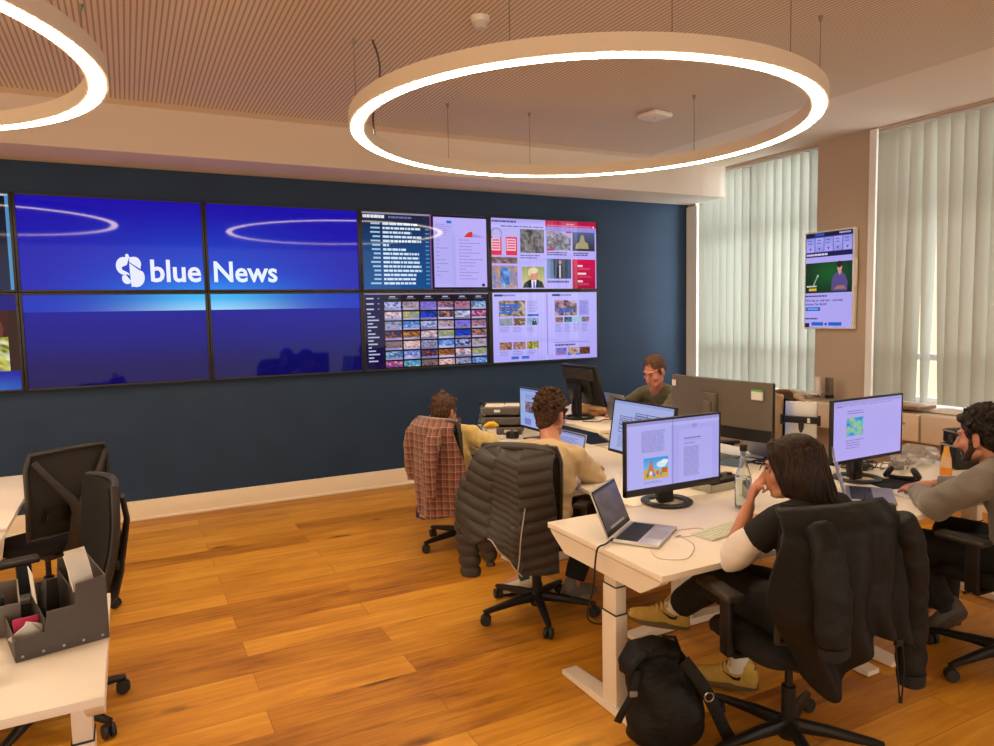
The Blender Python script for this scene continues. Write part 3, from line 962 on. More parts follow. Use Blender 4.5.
# ================================================================== CHAIRS
m_blk = mat('black_plastic', (.012, .0105, .010), .42, spec=.35)
m_blk2 = mat('charcoal_plastic', (.036, .030, .026), .5, spec=.35)
m_fab = mat('black_seat_fabric', (.013, .0115, .0115), .85, bump=.3, bscale=400, spec=.25)
m_mesh = mat('dark_mesh_fabric', (.024, .020, .018), .8, bump=.5, bscale=500)
m_chr = mat('chrome', (.6, .6, .6), .2, 1)
m_tyre = mat('caster_rubber', (.015, .014, .014), .55)
def back_pt(x, z):
    q = (z - .55) / .47
    return V((x, -.215 - .085 * q + .030 * sin(q * pi) * -1 + .9 * x * x, z))
def make_chair(name, label, cat, padded=False):
    t = thing(name, label, cat)
    b = MB()
    b.lathe([(.036, .055), (.042, .075), (.040, .125), (.030, .135)], 20)
    for k in range(5):
        a = 2 * pi * k / 5 + .3
        d = V((cos(a), sin(a), 0))
        b.tube([d * .02 + V((0, 0, .105)), d * .14 + V((0, 0, .098)), d * .30 + V((0, 0, .078)), d * .335 + V((0, 0, .073))],
               [(.030, .026), (.024, .024), (.016, .018), (.012, .015)], 10, True, (0, 0, 1))
    base = b.build('base', m_blk, t)
    for k in range(5):
        a = 2 * pi * k / 5 + .3
        c = V((.325 * cos(a), .325 * sin(a), .030))
        w = MB()
        M = Matrix.Rotation(a + 1.1, 3, 'Z') @ Matrix.Rotation(pi / 2, 3, 'Y')
        off = Matrix.Rotation(a + 1.1, 3, 'Z') @ V((1, 0, 0))
        for s in (-1, 1):
            w.lathe([(.012, -.009), (.027, -.009), (.030, -.005), (.030, .005), (.027, .009), (.012, .009)], 16, c + off * s * .015, M=M)
        w.box(c + V((0, 0, .016)), (.02, .02, .03), .004)
        w.tube([c + V((0, 0, .01)), c + V((0, 0, .045))], .007, 8)
        w.build('caster', m_tyre, base)
    g = MB(); g.lathe([(.027, .12), (.027, .26), (.015, .262), (.015, .40)], 16)
    g.build('gas_lift', m_blk, t)
    me = MB()
    me.box((0, -.02, .415), (.17, .26, .05), .012)
    me.tube([(.08, .03, .41), (.20, .05, .40), (.25, .05, .40)], .007, 8)
    me.tube([(-.08, .03, .41), (-.20, .05, .40), (-.25, .05, .40)], .007, 8)
    me.build('tilt_mechanism', m_blk2, t)
    # seat cushion
    s = MB()
    n = 40
    rings = [(.90, .440, 0), (.985, .447, 0), (1.0, .468, 0), (.99, .488, 0), (.93, .503, 0), (.75, .508, -.0), (.4, .503, 0), (.02, .500, 0)]
    vs = []; fs = []
    for (k, z, _) in rings:
        for j in range(n):
            a = 2 * pi * j / n
            ca, sa = cos(a), sin(a)
            x = .245 * k * math.copysign(abs(ca) ** .42, ca); y = .235 * k * math.copysign(abs(sa) ** .42, sa) + .015
            vs.append((x, y, z - .035 * max(0, y - .15) / .1))
    for i in range(len(rings) - 1):
        for j in range(n):
            j2 = (j + 1) % n
            fs.append([i * n + j, i * n + j2, (i + 1) * n + j2, (i + 1) * n + j])
    fs.append(list(range(n))[::-1]); fs.append([(len(rings) - 1) * n + j for j in range(n)])
    s.add(vs, fs); s.build('seat', m_fab, t, smooth=60)
    # armrests
    for sx in (-1, 1):
        a = MB()
        a.tube([(sx * .10, .0, .415), (sx * .245, .0, .420), (sx * .275, .0, .45)], [(.022, .014)] * 3, 10, True, (0, 1, 0))
        a.box((sx * .277, .0, .535), (.026, .060, .22), .008)
        ar = a.build('armrest', m_blk, t)
        MB().box((sx * .272, .05, .660), (.080, .225, .028), .012, seg=3).build('arm_pad', m_blk2, ar)
    # back
    bw = .225
    def wz(z):
        q = (z - .54) / .48
        return bw * (.86 + .14 * sin(min(1, q * 1.25) * pi / 2)) * (1 - .10 * max(0, q - .85) / .15)
    def fn(u, v):
        z = .545 + .475 * v
        x = (2 * u - 1) * wz(z)
        return back_pt(x, z)
    MB().sheet(fn, 18, 18, .022 if padded else .006).build('backrest', m_fab if padded else m_mesh, t, smooth=60)
    fr = MB()
    loop = []
    for k in range(9): loop.append((-wz(.545) + 2 * wz(.545) * k / 8, .545))
    for k in range(1, 13): z = .545 + .475 * k / 12; loop.append((wz(z), z))
    for k in range(1, 9): loop.append((wz(1.02) * (1 - 2 * k / 8), 1.02 + .012 * sin(pi * k / 8)))
    for k in range(1, 12): z = 1.02 - .475 * k / 12; loop.append((-wz(z), z))
    fr.tube([back_pt(x, z) + V((0, -.004, 0)) for x, z in loop], [(.017, .012)] * len(loop), 8, ref=(0, 1, 0), closed=True)
    bf = fr.build('back_frame', m_blk2, t)
    sp = MB()
    sp.tube([(0, -.09, .415), (0, -.20, .425), (0, -.285, .50), (0, -.315, .60), (0, -.330, .70)], [(.045, .018), (.050, .02), (.050, .02), (.046, .018), (.036, .016)], 12, ref=(1, 0, 0))
    for sx in (-1, 1):
        sp.tube([(0, -.328, .66), (sx * .03, -.335, .74), (sx * .12, -.328, .86), (sx * .200, -.292, .985)], [(.034, .016), (.026, .014), (.019, .012), (.016, .011)], 10, ref=(1, 0, 0))
    sp.build('back_spine', m_blk2, bf)
    lb = MB()
    lb.sheet(lambda u, v: back_pt((2 * u - 1) * .15, .63 + .09 * v) + V((0, -.018, 0)), 10, 4, .008)
    for sx in (-1, 1):
        lb.box(tuple(back_pt(sx * .13, .67) + V((0, -.03, 0))), (.03, .018, .04), .004)
    lb.build('lumbar_support', m_blk, t)
    return t
chair0 = make_chair('office_chair', 'black mesh office chair with Y shaped spine facing the left desk', 'chair')
GC = 'black office chairs'
chair0['group'] = GC
def place(o, x, y, yaw, brot=0, label=None, low=0):
    o.location = (x, y, 0); o.rotation_euler = (0, 0, R(yaw))
    for ch in o.children:
        if ch.name.startswith('base'): ch.rotation_euler = (0, 0, R(brot))
        elif low: ch.location.z -= low
    if label: o['label'] = label
    return o
place(chair0, .265, -1.985, 35, 20)
padded = make_chair('office_chair', 'black padded office chair behind the stepped organiser', 'chair', True)
padded['group'] = GC
place(padded, .350, -3.268, 106, 49)
CH_W = (2.945, -4.905, -12); CH_B = (2.745, -3.325, -48); CH_Y = (2.905, -1.985, -67); CH_G = (4.33, -4.97, -2)
place(copy_tree(chair0), *CH_W, 22, 'black office chair under the woman, draped with a black jacket')
place(copy_tree(chair0), *CH_B, -7, 'black office chair under the beige sweatshirt, draped with a puffer jacket')
place(copy_tree(chair0), *CH_Y, 20, 'black office chair under the yellow sweater, draped with a plaid shirt', .05)
place(copy_tree(chair0), *CH_G, 10, 'black office chair under the bearded man in grey')
place(copy_tree(chair0), 4.90, -2.86, 72, 10, 'black office chair near the windows with a tan coat')
place(copy_tree(chair0), 4.98, -1.98, 92, 40, 'black office chair of the man in the olive top')

# ================================================================== CLOTHES ON CHAIRS
def fold(p, f, a, seed=0):
    return a * noise.noise(V((p[0] * f, p[1] * f, p[2] * f + seed)))
def chair_thing(name, label, cat, ch, group=None):
    return thing(name, label, cat, (ch[0], ch[1], 0), R(ch[2]), group)

# black jacket on the woman's chair
m_jkt = mat('black_shell_fabric', (.0085, .0078, .008), .6, bump=.3, bscale=40, spec=.3)
m_jkt2 = mat('black_rib_knit', (.010, .010, .010), .8, bump=.3, bscale=200)
t = chair_thing('black_jacket', 'black shell jacket draped over the chair of the woman', 'jacket', CH_W)
def jbody(u, v):
    x = (2 * u - 1)
    drop = .42 + .23 * exp(-((u - .18) / .24) ** 2) + .10 * max(0, u - .6) / .4
    w = .215 + .06 * v + (.0 * v if x > 0 else .055 * sin(pi * min(1, v * 1.1)))
    if x < 0: w -= .15 * max(0, v - .55) / .45
    z = 1.045 - drop * v * (1 + .0 * u)
    arch = min(1, v / .06)
    y = -.250 - .095 * sin(min(1, v / .16) * pi / 2) - .055 * (1 - x * x) * (1 - .3 * v) + .10 * x * x * v - .02 * v
    y += .16 * max(0, v - .6) * max(0, .45 - u) * 1.6
    p = V((x * w - .045 + .03 * v, y, z + .010 * (1 - x * x)))
    fz = .028 * sin(u * 24 + 2.2 * noise.noise(V((u * 3, v * 2, 1)))) * (0.15 + v) * .8
    p.y += fz + fold(p, 5, .035, 3) * v
    return p
MB().sheet(jbody, 80, 50, .010).build('body_panel', m_jkt, t, smooth=180)
def jfront(u, v):      # flap hanging on the seat side
    x = (2 * u - 1)
    p = V((x * .17 + .01, -.255 + .10 * x * x + .03 * v, 1.035 - .26 * v))
    p.y += fold(p, 6, .012, 9)
    return p
MB().sheet(jfront, 24, 14, .008).build('front_flap', m_jkt, t, smooth=180)
sl = MB()
path = [(-.185, -.36, 1.01), (-.195, -.425, .94), (-.200, -.455, .82), (-.200, -.465, .72), (-.195, -.465, .655)]
sl.tube(path, [(.045, .045), (.062, .048), (.064, .045), (.060, .042), (.052, .038)], 18, ref=(1, 0, 0))
def jd(p): return .010 * noise.noise(p * 9) + .006 * noise.noise(p * 22)
s1 = sl.build('sleeve', m_jkt, t, remesh=.011, sm=3, disp=jd)
cf = MB(); cf.tube([(-.196, -.465, .662), (-.194, -.465, .630), (-.193, -.463, .622)], [(.054, .041), (.049, .036), (.038, .027)], 18, ref=(1, 0, 0)); cf.build('cuff', m_jkt2, s1)
sl = MB()
path = [(.170, -.33, 1.00), (.220, -.33, .92), (.255, -.31, .78), (.280, -.29, .60), (.285, -.29, .47), (.280, -.295, .41)]
sl.tube(path, [(.045, .05), (.056, .055), (.058, .058), (.056, .056), (.052, .052), (.046, .046)], 18, ref=(1, 0, 0))
s2 = sl.build('sleeve', m_jkt, t, remesh=.011, sm=3, disp=jd)
cf = MB(); cf.tube([(.280, -.295, .418), (.281, -.297, .375), (.281, -.297, .368)], [(.050, .048), (.046, .044), (.034, .032)], 18, ref=(1, 0, 0)); cf.build('cuff', m_jkt2, s2)
zp = MB(); zp.tube([jbody(.66, .03 + .92 * k / 20) + V((0, -.006, 0)) for k in range(21)], .0035, 6); zp.build('seam_piping', mat('grey_piping', (.10, .095, .09), .5), t)
cd = MB(); q = jbody(.74, 1.0)
cd.tube([q + V((0, 0, .01)), q + V((.005, -.01, -.10)), q + V((.015, -.01, -.20)), q + V((.025, -.01, -.205)), q + V((.032, -.01, -.10)), q + V((.03, 0, .01))], .0028, 6)
cd.box(tuple(q + V((.02, -.01, -.208))), (.012, .010, .022), .003); cd.box(tuple(q + V((.015, 0, -.01))), (.03, .016, .025), .005)
cd.build('drawcord', m_jkt2, t)

# puffer jacket
m_puf = mat('puffer_nylon', (.050, .043, .039), .5, bump=.35, bscale=22, spec=.35)
m_lin = mat('puffer_lining', (.058, .050, .045), .5, bump=.3, bscale=30, spec=.35)
t = chair_thing('puffer_jacket', 'dark grey quilted puffer jacket hanging over a chair back', 'jacket', CH_B)
def quilt(per, amp):
    return lambda z: amp * (abs(sin(pi * z / per)) ** .55) - amp * .55
Q1 = quilt(.064, .017); Q2 = quilt(.036, .007)
def pbody(u, v):
    x = (2 * u - 1)
    drop = .52 + .14 * max(0, min(1, (u - .38) / .25)) - .05 * exp(-((u - .34) / .08) ** 2)
    w = .200 + .150 * sin(min(1, v * 1.1) * pi / 2) * (1.15 if x < 0 else .02)
    z = 1.015 - drop * v
    y = -.245 - .11 * sin(min(1, v / .15) * pi / 2) - .06 * (1 - x * x) + .14 * x * x * v - .03 * v
    p = V((x * w, y, z + .02 * (1 - x * x)))
    p.y += fold(p, 4.5, .045, 5) * min(1, v * 2) + .025 * (exp(-((u - .47) / .05) ** 2)) * v
    return p
def pbulge(u, v):
    p = pbody(u, v)
    mid = .34 < u < .62
    e = min(1, min(u, 1 - u) / .03) * min(1, min(v, 1 - v) / .03)
    if mid:
        return .004 + Q2(p.z + .35 * p.x) * e
    return .010 + Q1(p.z + (.25 * p.x if u < .5 else -.15 * p.x)) * e
MB().sheet(pbody, 90, 150, .02, flip=True, bulge=pbulge, mfun=lambda u, v: 1 if .34 < u < .62 else 0).build('body_panel', [m_puf, m_lin], t, smooth=180)
MB().sheet(lambda u, v: V(((2 * u - 1) * .150 - .035, -.245 + .12 * (2 * u - 1) ** 2, 1.010 - .25 * v)), 20, 40, .01, bulge=lambda u, v: Q1(1.06 - .3 * v)).build('front_flap', m_puf, t, smooth=180)
col = MB(); col.tube([(-.18, -.27, 1.0), (-.1, -.31, 1.025), (0, -.325, 1.03), (.1, -.31, 1.025), (.18, -.27, 1.0)], [(.022, .035)] * 5, 14, ref=(0, 0, 1))
col.build('collar', m_puf, t)
def qsleeve(path, rad, name='sleeve'):
    P = [V(p) for p in path]
    # dense resample
    out = []; rr = []
    L_ = [0]
    for i in range(1, len(P)): L_.append(L_[-1] + (P[i] - P[i - 1]).length)
    N_ = int(L_[-1] / .006)
    for k in range(N_ + 1):
        s_ = L_[-1] * k / N_
        i = max(j for j in range(len(P)) if L_[j] <= s_ + 1e-9); i = min(i, len(P) - 2)
        q_ = (s_ - L_[i]) / (L_[i + 1] - L_[i])
        out.append(P[i].lerp(P[i + 1], q_)); r0 = rad[i] * (1 - q_) + rad[i + 1] * q_
        r0 += Q1(s_)
        rr.append((r0, r0 * .72))
    return MB().tube(out, rr, 20, ref=(1, 0, 0)).build(name, m_puf, t, smooth=180)
qsleeve([(-.27, -.30, .84), (-.30, -.28, .70), (-.315, -.26, .56), (-.31, -.255, .44), (-.30, -.25, .28)], [.05, .066, .066, .062, .052])
qsleeve([(-.19, -.31, .70), (-.19, -.30, .56), (-.18, -.29, .46), (-.17, -.28, .36)], [.05, .06, .05, .02])
pp = MB(); pp.tube([pbody(.70 - .10 * k / 20, .45 + .52 * k / 20) + V((0, -.022, 0)) for k in range(21)], .0035, 6)
pp.tube([pbody(.335 + .30 * k / 24, .995) + V((0, -.004, -.004)) for k in range(25)], .004, 6)
pp.build('zip_edge', mat('pale_piping', (.45, .40, .36), .4), t)

# plaid shirt
def plaid_mat():
    m, nt, N, L, b = newmat('plaid_flannel')
    tc = N.new('ShaderNodeTexCoord'); sp = N.new('ShaderNodeSeparateXYZ'); L.new(tc.outputs['Object'], sp.inputs[0])
    def stripes(sock, per, duty, off=0.0):
        fr = math_node(N, L, 'FRACT', math_node(N, L, 'DIVIDE', math_node(N, L, 'ADD', sock, 10 + off), per))
        return math_node(N, L, 'LESS_THAN', fr, duty)
    xs = math_node(N, L, 'ADD', sp.outputs[0], math_node(N, L, 'MULTIPLY', sp.outputs[1], .5))
    z = sp.outputs[2]
    cur = None
    base = N.new('ShaderNodeRGB'); base.outputs[0].default_value = (.29, .095, .055, 1); cur = base.outputs[0]
    def over(cur, fac, col, k):
        mx = N.new('ShaderNodeMixRGB'); L.new(math_node(N, L, 'MULTIPLY', fac, k), mx.inputs[0])
        L.new(cur, mx.inputs[1]); mx.inputs[2].default_value = (*col, 1)
        return mx.outputs[0]
    cur = over(cur, stripes(xs, .052, .42), (.075, .035, .035), .62)
    cur = over(cur, stripes(z, .052, .42), (.075, .035, .035), .62)
    cur = over(cur, stripes(xs, .052, .09, .030), (.55, .38, .26), .5)
    cur = over(cur, stripes(z, .052, .09, .030), (.55, .38, .26), .5)
    cur = over(cur, stripes(xs, .052, .05, .015), (.10, .12, .14), .7)
    L.new(cur, b.inputs['Base Color'])
    b.inputs['Roughness'].default_value = .9; b.inputs['Sheen Weight'].default_value = .3
    return m
m_plaid = plaid_mat()
t = chair_thing('plaid_shirt', 'red and brown plaid shirt hung over a chair back', 'shirt', CH_Y)
def sbody(u, v):
    x = (2 * u - 1)
    drop = .60 + .10 * sin(u * pi) + .08 * max(0, u - .5)
    w = .190 + .075 * sin(min(1, v * 1.2) * pi / 2)
    y = -.245 - .09 * sin(min(1, v / .12) * pi / 2) - .06 * (1 - x * x) + .16 * x * x * v
    p = V((x * w, y, .985 - drop * v + .012 * (1 - x * x)))
    p.y += .016 * sin(u * 19 + 2 * noise.noise(V((u * 2, v * 2, 4)))) * v + fold(p, 5, .02, 8)
    return p
MB().sheet(sbody, 56, 44, .006).build('body_panel', m_plaid, t, smooth=180)
MB().sheet(lambda u, v: V(((2 * u - 1) * .150 - .02, -.25 + .10 * (2 * u - 1) ** 2, .985 - .22 * v)), 20, 12, .005).build('front_flap', m_plaid, t, smooth=180)
sd_ = lambda p: .010 * noise.noise(p * 11) + .005 * noise.noise(p * 25)
MB().tube([(.10, -.37, .94), (.11, -.415, .86), (.10, -.44, .72), (.09, -.44, .58), (.10, -.435, .46)], [(.045, .04), (.062, .045), (.060, .040), (.055, .036), (.045, .028)], 16, ref=(1, 0, 0)).build('sleeve', m_plaid, t, remesh=.010, sm=2, disp=sd_)
MB().tube([(-.16, -.34, .92), (-.20, -.34, .80), (-.22, -.32, .66), (-.225, -.30, .52)], [(.04, .04), (.055, .045), (.052, .04), (.042, .03)], 16, ref=(1, 0, 0)).build('sleeve', m_plaid, t, remesh=.010, sm=2, disp=sd_)
st = MB(); st.tube([(-.10, -.33, .46), (-.12, -.36, .36), (-.10, -.38, .31), (-.03, -.38, .305), (0, -.36, .33), (.02, -.33, .40)], [(.016, .004)] * 6, 8, ref=(0, 1, 0))
st.v = [q - V((0, 0, .03)) for q in st.v]
o = st.build('lanyard', mat('purple_strap', (.07, .045, .16), .6)); o.location = (CH_Y[0], CH_Y[1], 0); o.rotation_euler = (0, 0, R(CH_Y[2]))
tag(o, 'purple strap dangling below the plaid shirt', 'strap')

# tan coat
m_coat = mat('tan_coat_cloth', (.33, .20, .085), .8, bump=.3, bscale=60, var=.1, vscale=5, sheen=.2)
t = chair_thing('tan_coat', 'tan coat hung over the chair near the windows', 'coat', (4.90, -2.86, 72))
def cbody(u, v):
    x = (2 * u - 1)
    p = V((x * (.20 + .04 * v), -.245 - .10 * sin(min(1, v / .12) * pi / 2) - .07 * (1 - x * x) + .10 * x * x * v, 1.06 - .72 * v + .03 * (1 - x * x)))
    p.y += .025 * sin(u * 15 + noise.noise(V((u * 2, v * 2, 7))) * 2) * v + fold(p, 5, .02, 2)
    return p
MB().sheet(cbody, 40, 30, .010).build('body_panel', m_coat, t, smooth=180)
def cfl(u, v):
    x = (2 * u - 1)
    p = V((x * (.20 + .03 * v), -.235 + .06 * v * (1 - x * x) + .09 * x * x, 1.07 - .50 * v))
    p.y += .02 * sin(u * 14 + 1) * v
    return p
MB().sheet(cfl, 30, 20, .010).build('front_flap', m_coat, t, smooth=180)
for sx in (-1, 1):
    MB().tube([(sx * .16, -.29, 1.02), (sx * .22, -.27, .90), (sx * .245, -.25, .72), (sx * .24, -.24, .56)], [(.05, .05), (.065, .055), (.06, .05), (.05, .04)], 14, ref=(1, 0, 0)).build('sleeve', m_coat, t, remesh=.012, sm=2, disp=sd_)

# ================================================================== MONITORS
m_mon = mat('monitor_black', (.012, .011, .011), .38)
m_mscr = screen_mat('monitor_panel', .92, .16, .35)
m_mgrey = mat('monitor_grey', (.135, .110, .088), .45)
def monitor(label, loc, yaw, w, h, zc, paint, base='ring', tilt=0, chin=.018, mm=None, sw=0):
    t = thing('monitor', label, 'monitor', loc, R(yaw), 'desk monitors')
    mm = mm or m_mon
    Mt = Matrix.Translation((sw, -.045, zc)) @ Matrix.Rotation(R(tilt), 4, 'X')
    hb = MB(); hb.M = Mt
    hb.box((0, .010, (h / 2 - .004)), (w, .024, .010), .002); hb.box((0, .010, -h / 2 + chin / 2), (w, .024, chin), .002)
    for s in (-1, 1): hb.box((s * (w / 2 - .005), .010, 0), (.010, .024, h - .01), .002)
    hb.box((0, .016, 0), (w - .012, .022, h - .012), .004); hb.box((0, .036, -.01), (w * .55, .03, h * .6), .012)
    ho = hb.build('housing', mm, t)
    s = Screen(w - .020, h - .010 - chin)
    paint(s)
    so = s.build('screen', m_mscr, t)
    so.matrix_local = Mt @ Matrix.Translation((0, .0015, (chin - .009) / 2))
    nk = MB()
    if base == 'ring':
        nk.box((0, .025, zc * .5), (.085, .030, zc), .006)
        nk.tube([(0, .04, .012), (0, .055, .07), (0, .05, zc * .6)], [(.05, .02), (.042, .02), (.04, .012)], 10, ref=(1, 0, 0))
        no = nk.build('neck', mm, t)
        rg = MB(); rg.tube([(.110 * cos(a), .110 * sin(a) + .015, .010) for a in [2 * pi * k / 40 for k in range(40)]], [(.009, .022)] * 40, 10, ref=(0, 0, 1), closed=True)
        rg.build('ring_base', mm, t)
    elif base == 'plate':
        nk.box((0, .02, zc * .5), (.06, .035, zc), .006); nk.build('neck', mm, t)
        MB().box((0, .0, .006), (.24, .19, .012), .005).build('base_plate', mm, t)
    return t

def doc_near(s):
    s.rect(0, 0, 1, 1, 'aeaaf0', 1); s.rect(0, 0, 1, .045, '9a98d8', 2); s.rect(.0, .045, 1, .10, 'b9b6f4', 2)
    s.rect(.478, 0, .484, 1, '6c68a8', 3)
    s.rect(.02, .10, .46, 1, 'b6b3f6', 2); s.rect(.55, .18, .92, 1, 'b4b0f4', 2)
    s.greek(.15, .14, .40, .47, 20, '7f7cba', 3, .45, .1, 2)
    s.grad(.17, .55, .43, .88, lambda u, v: mix(lin('3f9be0'), lin('8fd0f4'), v), 4, 5, 3)
    s.poly([(.17, .88), (.17, .74), (.24, .70), (.31, .76), (.43, .72), (.43, .88)], 'd9a84a', 4)
    s.poly([(.20, .80), (.235, .63), (.26, .60), (.28, .80)], 'c8785a', 5); s.poly([(.235, .62), (.25, .585), (.265, .62)], '8a6ab0', 5)
    for k, c in enumerate(('3a9a5a', 'e8e4f0', '5a8ad0', 'd05a4a', '4aa8a0')): s.disc(.21 + k * .035, .815 - (k % 2) * .03, .015, .035, c, 6, 8)
    s.disc(.36, .665, .055, .05, 'd8ecf8', 4); s.disc(.39, .63, .04, .035, 'e8f4fc', 5); s.rect(.36, .72, .42, .80, 'b86a3a', 5)
    s.greek(.17, .91, .38, .95, 2, '7f7cba', 3, .4, .4, 5)
    s.rect(.60, .31, .79, .325, '6a67a8', 3); s.rect(.60, .345, .79, .35, '8a86c4', 3); s.greek(.60, .38, .76, .42, 3, '7f7cba', 3, .4, .3, 7)
    s.greek(.60, .45, .78, .92, 26, '8380be', 3, .45, .12, 9)
    s.disc(.72, .13, .03, .035, '9a98dc', 3)
def doc_grey(s):
    s.rect(0, 0, 1, 1, 'b6abf4', 1); s.rect(0, 0, 1, .06, 'a29ce0', 2); s.rect(.02, .08, .12, .10, '8a84c4', 3); s.greek(.05, .07, .9, .10, 1, '9a94d4', 2, .6, .1, 3)
    s.greek(.19, .17, .43, .25, 2, '7c76b4', 3, .35, .1, 4)
    s.photo(.18, .29, .42, .60, 91, ['1f78c8', '38b0d8', '58c8c0', 'b8c070', '3090d0'], 10, 8, 3, 2.6)
    s.greek(.18, .67, .44, .84, 4, '7c76b4', 3, .3, .35, 6)
def doc_mid(s):
    s.rect(0, 0, 1, 1, 'a9b4e6', 1); s.rect(0, 0, 1, .05, '98a2d8', 2)
    for x0, y0, x1, y1 in ((.13, .30, .55, .62), (.40, .20, .80, .40)):
        for k in range(5):
            yy = y0 + (y1 - y0) * k / 4; s.rect(x0, yy - .006, x1, yy + .006, '3a4474', 3)
        for k in range(3):
            xx = x0 + (x1 - x0) * k / 2; s.rect(xx - .004, y0, xx + .004, y1, '3a4474', 3)
        s.greek(x0 + .02, y0 + .03, x1 - .03, y1 - .02, 4, '6a74a8', 4, .4, .5, 4)
    s.greek(.13, .68, .8, .94, 8, '7480b4', 3, .35, .4, 8)
def doc_left(s):
    s.rect(0, 0, 1, 1, '9ab0e4', 1); s.rect(0, 0, 1, .06, '8498d0', 2)
    s.photo(.17, .33, .55, .62, 95, ['30242c', '705058', 'a890b0', '2a2030'], 9, 6, 3, 3)
    s.greek(.17, .14, .7, .28, 4, '6a7cb4', 3, .4, .4, 3); s.rect(.14, .78, .35, .95, '7a80d0', 3); s.rect(.5, .62, .53, .95, '40588c', 3)
def doc_dark(s):
    s.rect(0, 0, 1, 1, '9aa8d8', 1); s.greek(.1, .1, .9, .8, 14, '5a6aa0', 3, .4, .4, 4)
monitor('black monitor with ring base showing a document beside the open laptop', (3.143, -3.985, .74), 0, .615, .370, .262, doc_near, chin=.034)
monitor('black monitor with ring base showing a page with a turquoise map', (4.38, -4.165, .74), 1, .615, .352, .300, doc_grey)
monitor('black monitor showing table diagrams behind the document monitor', (3.575, -3.275, .74), -90, .59, .345, .240, doc_mid, tilt=-9)
monitor('black monitor facing the person in the yellow sweater, half hidden by curly hair', (3.53, -2.08, .74), -90, .50, .32, .238, doc_left, 'plate')
monitor('black monitor seen from behind, tilted back on the raised desk', (3.995, -1.93, .855), 90, .49, .335, .275, doc_dark, tilt=-16)
# maker's mark on the tilted monitor's back edge
for o in bpy.data.objects:
    if o.get('label', '').startswith('black monitor seen from behind'):
        mk = MB(); mk.M = Matrix.Translation((0, -.045, .275)) @ Matrix.Rotation(R(-16), 4, 'X')
        mk.box((-.14, .0285, .135), (.055, .002, .018)); mk.box((0, .03, -.05), (.10, .03, .10), .01)
        mk.build('badge', mat('silver_badge', (.6, .6, .62), .35), o)
        vt = MB(); vt.M = Matrix.Translation((0, -.045, .275)) @ Matrix.Rotation(R(-16), 4, 'X')
        for k in range(7): vt.box((.16, .052, .08 - k * .027), (.07, .004, .008), .001)
        vt.box((0, .04, .10), (.44, .025, .10), .02)
        vt.build('vent_panel', m_blk2, o)
# very wide curved monitor seen from behind
t = thing('monitor', 'very wide curved grey backed monitor with paper labels', 'monitor', (4.17, -3.24, .74), R(90), 'desk monitors')
W_, H_ = .90, .372; ZCc = .335
def curved(y0, th, h, w=W_, zc=ZCc):
    def fn(u, v):
        x = (.5 - u) * w
        return (x, -.03 - y0 - .36 * x * x * .5, zc + (v - .5) * h)
    return fn
hb = MB(); hb.sheet(lambda u, v: V(((.5 - u) * W_, .02 - .30 * ((.5 - u) * W_) ** 2, ZCc + (v - .5) * H_)), 30, 8, .03)
hb.build('rear_shell', m_mgrey, t, smooth=60)
MB().sheet(lambda u, v: V(((.5 - u) * W_, .0215 - .30 * ((.5 - u) * W_) ** 2, ZCc - .5 * H_ + v * .078)), 30, 3, .002).build('lower_band', m_mon, t, smooth=60)
s = Screen(W_ - .02, H_ - .02); s.rect(0, 0, 1, 1, 'a0b0e0', 1); s.greek(.1, .1, .9, .9, 16, '5a68a0', 2, .4, .4, 3)
so = s.build('screen', m_mscr, t, (0, -.075, ZCc))
fr_ = MB(); fr_.box((0, -.058, ZCc), (W_ - .005, .03, H_ - .006), .004); fr_.build('front_frame', m_mon, t)
nk = MB(); nk.box((0, .05, .19), (.07, .04, .38), .006); nk.box((0, .035, .37), (.12, .03, .12), .006); nk.build('stand_post', m_mgrey, t)
MB().box((0, .02, .006), (.30, .24, .012), .005).build('base_plate', m_mgrey, t)
lab = MB(); lab.box((-.36, -.0015 - .01, ZCc + .105), (.085, .012, .052)); lab.box((-.36, -.001 - .01, ZCc + .136), (.085, .012, .012), mi=1)
lab.M = Matrix.Translation((0, -.004, 0)); lab.build('paper_label', [mat('label_paper', (.75, .72, .66), .7), mat('label_green', (.12, .45, .10), .6)], t)
lb2 = MB().box((.40, -.016, ZCc + .13), (.034, .010, .042)); lb2.build('paper_label', MATS['label_paper'], t)

